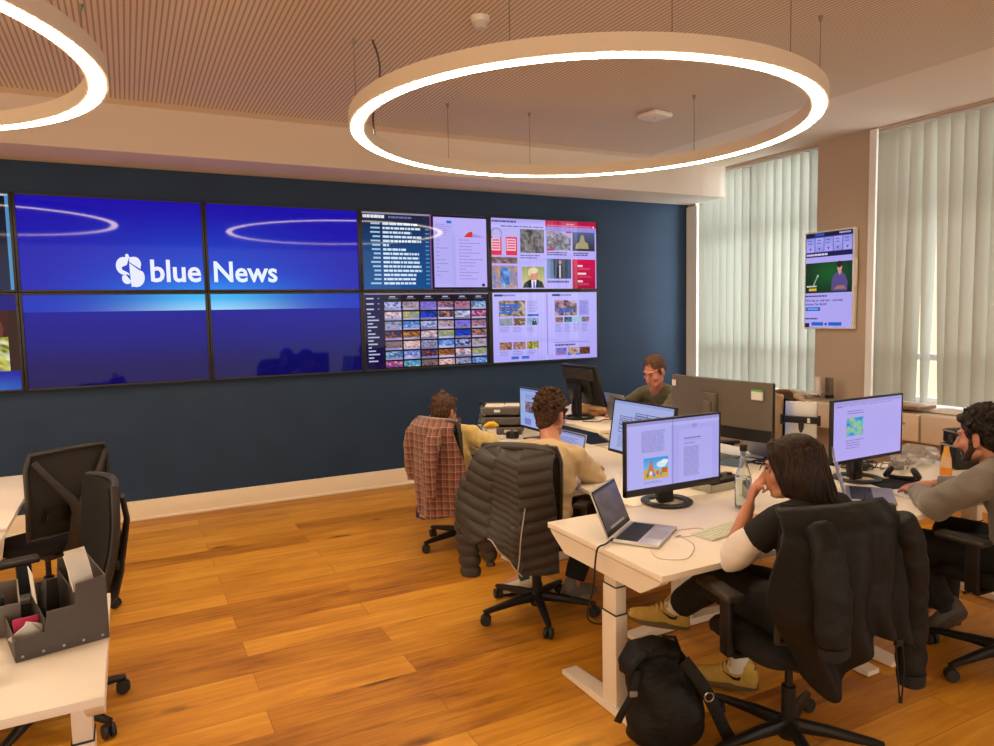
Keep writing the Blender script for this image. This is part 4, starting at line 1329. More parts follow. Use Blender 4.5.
# ================================================================== LAPTOPS
m_alu = mat('laptop_silver', (.62, .60, .57), .35, .7)
m_alug = mat('laptop_space_grey', (.30, .29, .28), .4, .6)
m_key = mat('laptop_keys', (.012, .012, .013), .5)
m_pad = mat('trackpad', (.50, .48, .46), .3, .5)
def laptop(label, loc, yaw, w, d, ang, paint, body=m_alu, group='open laptops', brand=False):
    t = thing('laptop', label, 'laptop', loc, R(yaw), group)
    MB().box((0, -d / 2, .008), (w, d, .014), .005, seg=3).build('base', body, t)
    k = MB()
    k.box((0, -d * .32, .0148), (w * .88, d * .46, .0012), .0004)
    ko = k.build('key_well', m_key, t)
    kk = MB()
    rows = 5
    for r_ in range(rows):
        n = 13 if r_ < 4 else 8
        x = -w * .43
        for c_ in range(n):
            ww = w * .86 / n
            if r_ == 4: ww = w * .86 * (.36 if c_ == 3 else .64 / 7)
            kk.box((x + ww / 2, -d * (.13 + r_ * .095), .0162), (ww * .88, d * .080, .0016), .0004, seg=1); x += ww
    kk.build('keys', m_key if body is not m_alug else m_key, ko)
    MB().box((0, -d * .79, .0152), (w * .42, d * .34, .0008)).build('trackpad', m_pad if body is m_alu else m_alug, t)
    Mt = Matrix.Translation((0, .004, .014)) @ Matrix.Rotation(R(ang - 90), 4, 'X').inverted()
    ld = MB(); ld.M = Mt; ld.box((0, .004, d / 2), (w, .007, d), .003, seg=3)
    lo = ld.build('lid', body, t)
    s = Screen(w - .008, d - .010); paint(s)
    so = s.build('screen', m_mscr, lo); so.matrix_local = Mt @ Matrix.Translation((0, -.0005, d / 2))
    return t
def lap_off(s):
    s.rect(0, 0, 1, 1, '060607', 1)
    s.grad(.03, .04, .97, .90, lambda u, v: mix(mix(lin('4a3c40'), lin('6a585a'), noise.noise(V((u * 4, v * 4, 3))) + .5), lin('352a30'), v * .6), 10, 8, 2)
    s.rect(.03, .04, .97, .075, '3a3034', 3)
    s.rect(.2, .84, .8, .89, '8a8078', 3)
def lap_doc(s):
    s.rect(0, 0, 1, 1, '0a0a0c', 1); s.rect(.02, .03, .98, .94, 'a9aede', 2); s.rect(.02, .03, .98, .10, '8c90c4', 3); s.greek(.12, .18, .8, .85, 12, '6c70a8', 3, .4, .4, 5); s.rect(.03, .88, .97, .93, '3a4a7a', 3)
def lap_pattern(s):
    s.rect(0, 0, 1, 1, '0a0a0a', 1); s.rect(.02, .03, .98, .95, '5c5a68', 2); s.greek(.05, .08, .95, .9, 12, '8a8898', 3, .5, .3, 2)
laptop('open silver laptop with a dim screen on the nearest desk corner', (2.637, -4.255, .74), 34, .300, .212, 112, lap_off)
laptop('open laptop with dark keys between the woman and the turquoise map monitor', (4.03, -4.335, .74), 38, .32, .225, 105, lap_pattern, m_alug)
laptop('open laptop in front of the man in the beige sweatshirt', (3.215, -2.93, .74), -88, .30, .200, 102, lap_doc)
laptop('open grey laptop seen from behind near the olive top', (4.13, -2.28, .855), 84, .32, .22, 104, lap_doc, m_alug)
laptop('open grey laptop seen from behind below the tan coat', (4.42, -3.46, .74), 82, .33, .215, 110, lap_doc, m_alug)

# tablet clamped on a pole stand
t = thing('tablet_stand', 'silver tablet held by a black clamp on a pole stand', 'tablet stand', (4.43, -3.72, .74), R(-62))
MB().lathe([(.085, 0), (.085, .008), (.02, .014)], 24).build('base', m_blk, t)
MB().tube([(0, .03, .01), (0, .02, .20), (0, 0, .285)], [(.017, .012)] * 3, 12, ref=(1, 0, 0)).build('pole', m_blk2, t)
cl = MB(); cl.box((0, -.012, .285), (.225, .022, .042), .006); cl.box((-.108, -.016, .285), (.016, .035, .062), .005); cl.box((.108, -.016, .285), (.016, .035, .062), .005); cl.build('clamp', m_blk, t)
tb = MB(); tb.box((0, .012, .285), (.190, .008, .225), .006, seg=3); tbo = tb.build('tablet', m_alu, t)
MB().lathe([(.010, 0), (.010, .002), (0, .002)], 14, (-.075, .0165, .38), M=Matrix.Rotation(-pi / 2, 3, 'X')).build('camera_lens', m_key, tbo)
MB().box((.05, -.024, .285), (.016, .003, .030), .001).build('clip_label', mat('label_paper', (.75, .72, .66), .7), cl and t)

# ================================================================== THINGS ON THE DESKS
# wired keyboard near the woman
t = thing('keyboard', 'white slim keyboard lying before the woman', 'keyboard', (3.02, -4.475, .74), R(10))
MB().box((0, 0, .005), (.28, .112, .009), .004).build('base', mat('keyboard_white', (.80, .78, .70), .4), t)
kk = MB()
for r_ in range(5):
    for c_ in range(14):
        kk.box((-.128 + c_ * .0197, .043 - r_ * .0215, .0108), (.0165, .0180, .0026), .0008, seg=1)
kk.build('keys', mat('keyboard_keys', (.72, .76, .60), .5), t)
# white cable on the desk
cb = MB()
def curve_pts(P, n=8):
    P = [V(p) for p in P]; out = []
    for i in range(len(P) - 1):
        p0, p1, p2, p3 = P[max(i - 1, 0)], P[i], P[i + 1], P[min(i + 2, len(P) - 1)]
        for k in range(n):
            q = k / n
            out.append(.5 * ((2 * p1) + (-p0 + p2) * q + (2 * p0 - 5 * p1 + 4 * p2 - p3) * q * q + (-p0 + 3 * p1 - 3 * p2 + p3) * q ** 3))
    return out + [P[-1]]
z = .7425
m_cabw = mat('white_cable', (.72, .66, .58), .5)
cb.tube(curve_pts([(2.80, -4.36, z), (2.86, -4.36, z), (2.96, -4.38, z), (2.97, -4.42, z), (2.88, -4.45, z), (2.80, -4.43, z), (2.83, -4.41, z)]), .0022, 6)
cb.box((2.815, -4.425, z + .002), (.03, .008, .006), .002)
tag(cb.build('charging_cable', m_cabw), 'thin white cable looped between laptop and keyboard', 'cable')
cb = MB(); cb.tube(curve_pts([(2.60, -4.50, z), (2.56, -4.60, z), (2.64, -4.66, z), (2.74, -4.60, z), (2.80, -4.53, z), (2.82, -4.44, z)]), .002, 6)
tag(cb.build('earphone_cable', m_cabw), 'thin white cable trailing in front of the open silver laptop', 'cable')
cb = MB(); cb.tube(curve_pts([(2.515, -4.345, .752), (2.47, -4.37, .750), (2.425, -4.38, .744), (2.405, -4.39, .70), (2.40, -4.38, .58), (2.44, -4.28, .40), (2.60, -4.20, .32), (2.64, -4.22, .45), (2.62, -4.25, .66)]), .0042, 8)
cb.box((2.528, -4.34, .752), (.03, .014, .008), .003, rot=Matrix.Rotation(R(34), 4, 'Z'))
tag(cb.build('power_cable', m_blk), 'black power cable hanging from the silver laptop over the desk edge', 'cable')

m_gls = glass('bottle_glass', (.93, .97, .95))
m_wat = mat('water', (.95, .98, 1), 0, trans=1, ior=1.33)
def bottle(label, loc, s=1, water=.15, group='glass water bottles'):
    t = thing('water_bottle', label, 'bottle', loc, 0, group)
    prof = [(.0, .004), (.036, .004), (.040, .010), (.040, .145), (.036, .165), (.020, .215), (.0145, .245), (.0145, .285), (.0165, .288), (.0165, .296), (.013, .297),
            (.0115, .285), (.0115, .245), (.017, .214), (.0335, .163), (.0375, .143), (.0375, .012), (.033, .008), (.0, .008)]
    MB().lathe([(r * s, z * s) for r, z in prof], 32).build('glass', m_gls, t, smooth=60)
    MB().lathe([(0, .0085 * s), (.033 * s, .0085 * s), (.0372 * s, .0125 * s), (.0372 * s, water * s), (0, water * s)], 32).build('water', m_wat, t, smooth=50)
    MB().lathe([(.0175 * s, .283 * s), (.0185 * s, .286 * s), (.0185 * s, .312 * s), (.016 * s, .315 * s), (0, .315 * s)], 20).build('cap', m_blk, t)
    return t
bottle('tall glass water bottle with black cap beside the woman', (3.40, -4.235, .74), 1.0, .155)
bottle('glass water bottle beside the white mug', (3.185, -1.745, .74), .93, .10)

# slotted docking tray
t = thing('desk_tray', 'grey slotted desk tray behind the document monitor', 'tray', (3.60, -3.87, .74), R(5))
d = MB(); d.box((0, 0, .006), (.30, .15, .010), .003); d.box((0, -.072, .022), (.30, .006, .035), .002); d.box((0, .072, .03), (.30, .006, .05), .002)
for sx in (-1, 1): d.box((sx * .147, 0, .025), (.006, .15, .04), .002)
d.build('tray_body', mat('tray_grey', (.40, .38, .31), .45), t)
dk = MB(); dk.box((0, .005, .042), (.27, .10, .024), .004); dk.build('docking_station', m_blk2, t)
pt = MB()
for k in range(6): pt.box((-.11 + k * .04, -.0465, .042), (.018, .004, .010), .001)
for k in range(3): pt.lathe([(.014, 0), (.014, .012), (0, .012)], 12, (-.06 + k * .08, .01, .054))
pt.build('ports', m_blk, t)

# headphones on a mouse pad
m_pad2 = mat('black_felt', (.014, .013, .013), .9, bump=.3, bscale=200)
t = MB().box((0, 0, .003), (.30, .20, .006), .002).build('mouse_pad', m_pad2); t.location = (4.47, -4.33, .74); t.rotation_euler = (0, 0, R(-16))
tag(t, 'black desk pad lying under the headphones', 'mouse pad')
t = thing('headphones', 'black over ear headphones lying on the desk pad', 'headphones', (4.56, -4.295, .746), R(120))
hb = MB()
hb.tube([(.070 * cos(a), .085 * sin(a), .016 + .01 * sin(a)) for a in [pi * k / 18 for k in range(19)]], [(.012, .006)] * 19, 8, ref=(0, 0, 1)); hb.build('headband', m_blk, t)
for sx in (-1, 1):
    e = MB(); M = Matrix.Rotation(sx * R(55), 3, 'Y')
    e.lathe([(.0, .016), (.030, .016), (.037, .008), (.037, -.004), (.030, -.012), (.012, -.012), (0, -.010)][::-1], 22, (sx * .066, -.012, .034), M=M)
    e.build('ear_cup', m_blk2 if sx < 0 else m_blk, t, smooth=50)
MB().box((-.02, .02, .012), (.04, .03, .006), .002).build('clip_label', MATS['label_paper'], t)

# crumpled clear plastic bag
m_plb = newmat('clear_plastic')
nt = m_plb[1]; N, L = m_plb[2], m_plb[3]
trn = N.new('ShaderNodeBsdfTransparent'); gl_ = N.new('ShaderNodeBsdfGlossy'); gl_.inputs['Roughness'].default_value = .12
dif = N.new('ShaderNodeBsdfTranslucent'); dif.inputs['Color'].default_value = (.85, .82, .78, 1)
m1 = N.new('ShaderNodeMixShader'); m1.inputs[0].default_value = .35; L.new(trn.outputs[0], m1.inputs[1]); L.new(dif.outputs[0], m1.inputs[2])
m2 = N.new('ShaderNodeMixShader'); m2.inputs[0].default_value = .16; L.new(m1.outputs[0], m2.inputs[1]); L.new(gl_.outputs[0], m2.inputs[2])
L.new(m2.outputs[0], N['Material Output'].inputs['Surface'])
def crumple(c, r, seed, amp=.35, n=30):
    b = MB().ell((0, 0, 0), (1, 1, 1), n)
    rnd = V((seed, seed * 2.3, 1))
    vs = []
    for p in b.v:
        k = 1 + amp * (noise.noise(p * 1.8 + rnd)) + amp * .6 * (abs(noise.noise(p * 4.2 + rnd)) - .3)
        q = V((p.x * r[0] * k, p.y * r[1] * k, p.z * r[2] * k))
        q.z = max(q.z, -r[2] * .8)
        vs.append(V(c) + q)
    b.v = vs
    return b
b = crumple((0, 0, .052), (.16, .10, .065), 4.1)
o = b.build('plastic_bag', m_plb[0], smooth=25); o.location = (5.03, -4.07, .74); tag(o, 'crumpled clear plastic bag behind the turquoise map monitor', 'plastic bag')
# cable clutter behind that monitor
rnd = random.Random(3)
for k, (cx, cy, lab_) in enumerate(((4.62, -4.02, 'tangle of dark cables behind the turquoise map monitor'), (4.80, -4.10, 'knot of grey cables beside the clear plastic bag'), (4.30, -3.55, 'dark cables trailing below the wide curved monitor'))):
    c = MB()
    for j in range(4):
        P = [(cx + rnd.uniform(-.12, .12), cy + rnd.uniform(-.08, .08), .746 + rnd.random() * .05 * (k < 2)) for _ in range(6)]
        c.tube(curve_pts(P), .0035, 6)
    if k < 2: c.box((cx, cy, .757), (.08, .045, .030), .006, rot=Matrix.Rotation(.4 + k, 4, 'Z'))
    tag(c.build('cable_tangle', [m_blk2, mat('grey_cable', (.25, .24, .22), .5), m_blk][k]), lab_, 'cables')
# juice bottle
t = thing('juice_bottle', 'clear bottle with orange label beside the bearded man', 'bottle', (4.86, -4.36, .74))
MB().lathe([(0, 0), (.026, 0), (.030, .006), (.029, .06), (.026, .10), (.014, .15), (.012, .165), (0, .165)], 20).build('bottle_body', mat('juice', (.80, .55, .30), .25), t)
MB().lathe([(.0305, .012), (.0305, .055)], 20).build('label_band', mat('orange_label', (.85, .30, .03), .5), t)
MB().lathe([(.0262, .098), (.0145, .150), (.0135, .172), (0, .173)], 20).build('cap', mat('orange_cap', (.85, .42, .04), .4), t)
# small white keyboard of the bearded man
t = thing('keyboard', 'white keyboard under the hands of the bearded man', 'keyboard', (4.35, -4.53, .74), R(2))
MB().box((0, 0, .005), (.28, .112, .009), .004).build('base', MATS['keyboard_white'], t)
kk = MB()
for r_ in range(5):
    for c_ in range(14): kk.box((-.128 + c_ * .0197, .043 - r_ * .0215, .0108), (.0165, .0180, .0026), .0008, seg=1)
kk.build('keys', mat('keyboard_keys_white', (.80, .78, .75), .5), t)
# black boxes at the desk end
for k, (x, y, z_, sx, sy, sz, lab_) in enumerate(((5.15, -4.27, .74, .16, .13, .15, 'black box with grey rim standing behind the orange labelled bottle'), (5.14, -4.265, .89, .125, .11, .085, 'smaller black box stacked on top beside the bearded face'))):
    t = thing('equipment_case', lab_, 'box', (x, y, z_), R(-20))
    MB().box((0, 0, sz / 2), (sx, sy, sz - .001), .012).build('case_body', m_blk, t)
    MB().box((0, 0, sz - .012), (sx + .006, sy + .006, .012), .004).build('lid_rim', mat('rim_grey', (.22, .21, .20), .4), t)
    MB().box((-sx / 2 - .006, -sy * .2, sz * .35), (.016, .03, .05), .004).build('latch', m_blk2, t)

# things before the yellow sweater
m_lt = mat('letter_tray_grey', (.115, .100, .088), .55)
m_pap = mat('paper', (.80, .76, .68), .8)
for k in range(3):
    t = thing('letter_tray', ('lowest of the three stacked grey letter trays', 'middle one of the three stacked grey letter trays', 'topmost of the three stacked grey letter trays, papers on top')[k], 'letter tray', (3.45, -1.60, .74 + k * .082), R(-34), 'stacked letter trays')
    b = MB(); b.box((0, 0, .004), (.33, .24, .006), .002); b.box((0, .118, .038), (.33, .006, .072), .002)
    for sx in (-1, 1): b.box((sx * .162, 0, .038), (.006, .24, .072), .002)
    b.box((0, -.117, .030), (.33, .006, .055), .002)
    b.box((0, -.1205, .0585), (.33, .004, .004), mi=1)
    b.build('tray_body', [m_lt, mat('tray_rim_light', (.45, .40, .35), .5)], t)
    if k != 1: MB().box((.05 if k == 0 else -.03, -.1215, .032), (.05, .002, .022)).build('paper_label', m_pap, t)
    if k == 2:
        p = MB(); p.box((-.06, -.02, .066), (.15, .20, .004), .001, rot=Matrix.Rotation(.05, 4, 'Z')); p.box((.09, -.01, .068), (.14, .19, .004), .001); p.build('papers', m_pap, t)
t = thing('mug', 'white mug holding yellow fruit', 'mug', (3.22, -1.845, .74))
MB().lathe([(0, 0), (.036, 0), (.040, .004), (.041, .092), (.038, .092), (.036, .010), (0, .008)], 28).build('cup', mat('mug_white', (.85, .82, .78), .25), t)
MB().tube([(.040 * cos(-2.2), .040 * sin(-2.2), .025), (.062 * cos(-2.2), .062 * sin(-2.2), .030), (.066 * cos(-2.2), .066 * sin(-2.2), .055), (.040 * cos(-2.2), .040 * sin(-2.2), .075)], .006, 8).build('handle', MATS['mug_white'], t)
MB().box((-.0405 * cos(.7), -.0405 * sin(.7), .05), (.004, .022, .03), .001, rot=Matrix.Rotation(.7, 4, 'Z')).build('printed_mark', m_blk, t)
m_ban = mat('fruit_yellow', (.85, .50, .03), .45)
bn = MB(); bn.limb([(-.05, .01, .11), (-.02, 0, .125), (.02, -.005, .125), (.05, -.01, .108)], [.012, .019, .019, .011], 12); bn.limb([(-.035, .02, .10), (0, .015, .108), (.04, .01, .095)], [.012, .017, .010], 12)
o = bn.build('banana', m_ban, smooth=180); o.location = (3.22, -1.845, .74); tag(o, 'yellow fruit lying across the top of the white mug', 'fruit')
o = MB().lathe([(0, 0), (.030, 0), (.036, .11), (.033, .11), (.028, .008), (0, .008)], 24).build('tumbler', m_blk); o.location = (3.11, -1.77, .74); tag(o, 'black tumbler beside the face in the yellow sweater', 'cup')
t = thing('camera', 'small black camera lying before the stacked letter trays', 'camera', (3.39, -1.88, .74), R(-40))
MB().box((0, 0, .028), (.10, .05, .055), .010).build('camera_body', m_blk, t); MB().lathe([(.022, 0), (.022, .03), (.018, .032), (0, .028)], 18, (0, -.025, .028), M=Matrix.Rotation(pi / 2, 3, 'X')).build('lens', m_blk2, t); MB().box((.02, 0, .060), (.03, .03, .012), .004).build('viewfinder', m_alug, t)
b = crumple((0, 0, .015), (.03, .025, .02), 2.2); o = b.build('paper_scrap', m_pap, smooth=30); o.location = (3.29, -1.87, .74); tag(o, 'crumpled white paper scrap next to the white mug', 'paper')

# paper bag on the raised desk
b = crumple((0, 0, .05), (.15, .075, .062), 7.7, .40); o = b.build('paper_bag', mat('kraft_paper', (.55, .30, .12), .85, var=.15, vscale=20), smooth=25)
o.location = (4.18, -1.86, .855); o.rotation_euler = (0, 0, R(-60)); tag(o, 'crumpled brown paper bag behind the tilted black monitor', 'paper bag')
o = MB().tube(curve_pts([(4.28, -2.12, .858), (4.18, -2.2, .858), (4.1, -2.12, .858), (3.98, -2.2, .858), (3.9, -2.1, .858)]), .0035, 6).build('desk_cable', m_blk2); tag(o, 'dark cable lying on the raised desk by the paper bag', 'cable')
# notebook / phones on the wide monitor's desk
t = thing('notebook', 'blue grey notebook lying below the wide curved monitor', 'notebook', (4.12, -3.47, .74), R(20))
MB().box((0, 0, .006), (.20, .15, .011), .002).build('cover', mat('notebook_blue', (.10, .16, .22), .5), t); MB().box((.003, 0, .006), (.199, .146, .007)).build('pages', m_pap, t)
o = MB().tube(curve_pts([(4.0, -3.1, .743), (4.1, -3.35, .743), (4.28, -3.30, .743), (4.35, -3.5, .743), (4.2, -3.62, .743), (4.1, -3.7, .743)]), .003, 6).build('monitor_cable', m_blk2); tag(o, 'thin dark cable running across the desk behind the glass bottle', 'cable')

# foreground organiser
m_org = mat('organiser_grey', (.085, .072, .064), .6, bump=.1, bscale=120)
m_orgi = mat('organiser_inside', (.035, .028, .024), .7)
t = thing('stepped_organiser', 'dark grey stepped file organiser on the foreground desk', 'organiser', (.490, -4.165, .74), R(13))
prof = [(-.122, 0), (.122, 0), (.122, .200), (.040, .192), (.036, .130), (-.038, .128), (-.046, .068), (-.122, .066)]
b = MB()
Mx = Matrix.Rotation(pi / 2, 4, 'X')
for yy in (-.150, .154):
    b.prism(prof, .004, Matrix.Translation((0, yy, 0)) @ Mx)
b.box((0, 0, .003), (.244, .30, .004))
for x, h in ((-.121, .066), (-.042, .10), (.038, .16), (.121, .20)): b.box((x, 0, h / 2), (.004, .30, h), mi=1 if abs(x) < .1 else 0)
b.box((-.082, -.02, .04), (.076, .003, .06), mi=1)
b.build('compartment_shell', [m_org, m_orgi], t)
rv = MB()
for k in range(5): rv.lathe([(.0045, 0), (.003, .003), (0, .0035)], 10, (-.105 + k * .052, -.1545, .014), M=Matrix.Rotation(pi / 2, 3, 'X'))
rv.build('rivets', m_steel, t)
OX = Matrix.Translation((.490, -4.165, .74)) @ Matrix.Rotation(R(13), 4, 'Z')
def inorg(name, label, cat, mb, m, smooth=30):
    mb.v = [OX @ p for p in mb.v]
    return tag(mb.build(name, m, smooth=smooth), label, cat)
b = MB()
b.sheet(lambda u, v: V((.048 + .06 * u - .03 * v * v, -.13 + .03 * u, .012 + .265 * v - .01 * u)), 6, 10, .004)
for k in range(4): b.sheet(lambda u, v: V((.050 + .060 * u - (.028 - .004 * k) * v * v, -.12 + .030 * k + .02 * u, .012 + (.262 - .004 * k) * v)), 6, 8, .002)
inorg('brochure', 'white curled brochures standing in the tall organiser slot', 'brochure', b, m_pap, 60)
b = MB(); b.sheet(lambda u, v: V((-.03 + .012 * v, -.06 + .17 * u, .012 + (.19 - .07 * u) * v)), 6, 6, .003)
inorg('file_folder', 'black folder standing in the middle organiser slot', 'folder', b, m_blk)
b = MB(); b.sheet(lambda u, v: V((-.034 - .012 * v, .02 + .10 * u, .012 + .185 * v)), 6, 6, .002)
inorg('paper_sheet', 'folded white sheet behind the black folder in the organiser', 'paper', b, m_pap)
b = MB().box((-.080, -.05, .052), (.066, .012, .075), .002, rot=Matrix.Rotation(-.25, 4, 'X'))
inorg('pink_envelope', 'magenta envelope in the low organiser slot', 'envelope', b, mat('magenta_paper', (.55, .03, .14), .6))
b = MB(); b.box((-.085, -.10, .048), (.065, .004, .07), .001, rot=Matrix.Rotation(.9, 4, 'Y') @ Matrix.Rotation(.2, 4, 'X')); b.box((-.07, -.085, .052), (.055, .004, .06), .001, rot=Matrix.Rotation(.4, 4, 'Y'))
inorg('card', 'white printed cards in the low organiser slot', 'cards', b, m_pap)
# second grey tray further left
t = thing('desk_tray', 'grey open pencil tray beside the stepped organiser', 'tray', (.27, -4.00, .74), R(8), )
b = MB(); b.box((0, 0, .004), (.22, .26, .006), .002)
for sx in (-1, 1): b.box((sx * .108, 0, .05), (.005, .26, .10), .001)
for sy in (-1, 1): b.box((0, sy * .128, .05), (.22, .005, .10), .001)
b.build('tray_body', mat('organiser_light', (.20, .175, .155), .55), t)
b = MB(); b.box((.02, -.04, .055), (.10, .03, .10), .004); b.box((-.04, .03, .05), (.04, .05, .09), .004); b.build('tape_holder', m_blk, t)
t = thing('drinking_glass', 'clear drinking glass at the left end of the foreground desk', 'glass', (.345, -4.43, .74))
MB().lathe([(0, .0), (.030, 0), (.036, .12), (.0335, .12), (.028, .01), (0, .01)], 28).build('glass', m_gls, t, smooth=60)

# on the sill
t = thing('sill_board', 'brown wooden board on the sill below the blind gap', 'board', (WX - .20, -2.82, .846), R(0))
MB().box((0, 0, 0), (.26, .52, .026), .003).build('board', mat('brown_board', (.26, .13, .06), .5, var=.2, vscale=10, stretch=(1, .1, 1)), t)
MB().box((-.05, .1, .016), (.14, .26, .006), .001).build('paper', m_pap, t)
t = thing('sill_speaker', 'white upright cylinder on the sill beside the pier', 'speaker', (WX - .12, -1.93, .83))
MB().lathe([(0, 0), (.032, 0), (.034, .01), (.034, .18), (.028, .195), (0, .197)], 20).build('body', m_sill, t); MB().lathe([(.035, .0), (.037, .02), (.035, .03)], 20).build('foot_ring', m_blk, t)
t = thing('sill_vase', 'smoky glass cylinder with dark foot on the sill', 'vase', (WX - .16, -2.09, .83))
MB().lathe([(0, .02), (.038, .02), (.038, .20), (.036, .20), (.036, .03), (0, .028)], 24).build('glass', mat('smoky_glass', (.55, .50, .45), .05, trans=.9), t, smooth=60); MB().lathe([(0, 0), (.040, 0), (.042, .03), (0, .034)], 20).build('foot', m_blk, t)
c = MB(); rnd = random.Random(12)
for j in range(5): c.tube(curve_pts([(WX - .16 + rnd.uniform(-.07, .07), -1.70 + rnd.uniform(-.30, .16), .837 + rnd.random() * .05) for _ in range(7)]), .006, 6)
c.box((WX - .14, -1.78, .855), (.05, .05, .03), .006)
tag(c.build('sill_cables', m_sill), 'bundle of white cables lying on the narrow window sill', 'cables')

# ================================================================== BACKPACK
m_bag = mat('black_nylon', (.006, .0055, .006), .6, bump=.4, bscale=60, spec=.3)
t = thing('backpack', 'black backpack standing on the floor against the desk leg', 'backpack', (2.545, -4.65, 0), R(-22))
b = MB()
b.tube([(.01, 0, .02), (.01, 0, .06), (.0, 0, .18), (-.02, .01, .29), (-.045, .025, .36), (-.055, .035, .40)], [(.125, .085), (.16, .105), (.155, .105), (.135, .09), (.11, .06), (.075, .035)], 26, ref=(1, 0, 0))
b.ell((.02, -.085, .17), (.10, .05, .13))
bo = b.build('pack_body', m_bag, t, remesh=.011, sm=5, disp=lambda p: .014 * noise.noise(p * 8) + .007 * noise.noise(p * 20))
b = MB(); b.tube([(.04, .0, .39), (-.03, -.01, .42), (-.12, -.03, .415), (-.165, -.045, .37), (-.170, -.055, .335)], [(.055, .035), (.07, .03), (.075, .022), (.07, .018), (.06, .014)], 18, ref=(0, 1, 0))
b.build('roll_top_flap', m_bag, t, remesh=.009, sm=4, disp=lambda p: .008 * noise.noise(p * 14))
b = MB(); b.tube(curve_pts([(.06, -.05, .37), (.125, -.075, .28), (.17, -.085, .19), (.215, -.085, .09), (.255, -.08, .03)]), [(.006, .026)] * 33, 10, ref=(0, -1, 0)); so = b.build('shoulder_strap', m_bag, t)
MB().tube([(.145 + .018 * cos(a), -.094, .24 + .018 * sin(a)) for a in [2 * pi * k / 14 for k in range(14)]], .003, 6, closed=True).build('buckle', m_steel, so)
b = MB(); b.tube(curve_pts([(-.13, -.07, .35), (-.15, -.09, .28), (-.20, -.10, .20), (-.215, -.10, .17)]), [(.004, .016)] * 25, 8, ref=(0, -1, 0)); so = b.build('compression_strap', m_bag, t)
MB().box((-.152, -.097, .275), (.03, .010, .022), .003).build('buckle', mat('buckle_grey', (.20, .19, .18), .35), so)
b = MB(); b.box((.02, -.12, .012), (.22, .02, .012), .004, rot=Matrix.Rotation(0, 4, 'Z')); b.build('hem_trim', mat('pale_trim', (.45, .42, .40), .6), t)
MB().tube([(-.02, .02, .40), (0, .0, .445), (.04, -.01, .445), (.06, 0, .39)], .008, 8).build('grab_handle', m_bag, t)
# ================================================================== PEOPLE
def skin_mat(name, c, c2):
    m, nt, N, L, b = newmat(name)
    tc = N.new('ShaderNodeTexCoord'); n = N.new('ShaderNodeTexNoise'); n.inputs['Scale'].default_value = 22; n.inputs['Detail'].default_value = 3
    L.new(tc.outputs['Object'], n.inputs[0])
    mx = N.new('ShaderNodeMixRGB'); L.new(n.outputs['Fac'], mx.inputs[0]); mx.inputs[1].default_value = (*c, 1); mx.inputs[2].default_value = (*c2, 1)
    L.new(mx.outputs[0], b.inputs['Base Color']); b.inputs['Roughness'].default_value = .5
    b.inputs['Subsurface Weight'].default_value = .12; b.inputs['Subsurface Radius'].default_value = (.02, .008, .004); b.inputs['Subsurface Scale'].default_value = .3
    return m
SK1 = skin_mat('skin_warm', (.58, .27, .16), (.48, .19, .11))
SK2 = skin_mat('skin_ruddy', (.62, .26, .17), (.54, .19, .12))
m_eye = mat('eye_white', (.50, .45, .42), .3); m_iris = mat('eye_iris', (.035, .022, .015), .2); m_lip = mat('lips', (.42, .13, .10), .45); m_brow = mat('brow_hair', (.03, .018, .012), .8)
def hair_mat(name, c, c2, sc=(60, 60, 6)):
    m, nt, N, L, b = newmat(name)
    tc = N.new('ShaderNodeTexCoord'); mp = N.new('ShaderNodeMapping'); mp.inputs['Scale'].default_value = sc; L.new(tc.outputs['Object'], mp.inputs[0])
    n = N.new('ShaderNodeTexNoise'); n.inputs['Scale'].default_value = 3; n.inputs['Detail'].default_value = 5; L.new(mp.outputs[0], n.inputs[0])
    r = N.new('ShaderNodeValToRGB'); r.color_ramp.elements[0].position = .35; r.color_ramp.elements[1].position = .68
    r.color_ramp.elements[0].color = (*c, 1); r.color_ramp.elements[1].color = (*c2, 1)
    L.new(n.outputs['Fac'], r.inputs[0]); L.new(r.outputs[0], b.inputs['Base Color']); b.inputs['Roughness'].default_value = .55; b.inputs['Specular IOR Level'].default_value = .22
    bp = N.new('ShaderNodeBump'); bp.inputs['Strength'].default_value = .6; bp.inputs['Distance'].default_value = .004; L.new(n.outputs['Fac'], bp.inputs['Height']); L.new(bp.outputs[0], b.inputs['Normal'])
    return m
def cloth(name, c, bump=.3, sc=300, sheen=.2, var=.06):
    return mat(name, c, .85, bump=bump, bscale=sc, var=var, vscale=5, sheen=sheen)
def wrinkle(a, f=9, seed=0):
    def d(p):
        q = V((p.x * f, p.y * f, p.z * f * 1.4 + seed))
        n = noise.noise(q) + .5 * noise.noise(q * 2.1)
        r = 1 - abs(noise.noise(q * .9 + V((5, 3, 1)))) * 2.2
        return a * (n * .6 + max(0, r) * .5 - .25)
    return d

def headM(c, yaw, pitch=0, roll=0):
    return Matrix.Translation(c) @ Matrix.Rotation(R(yaw), 4, 'Z') @ Matrix.Rotation(R(pitch), 4, 'X') @ Matrix.Rotation(R(roll), 4, 'Y')

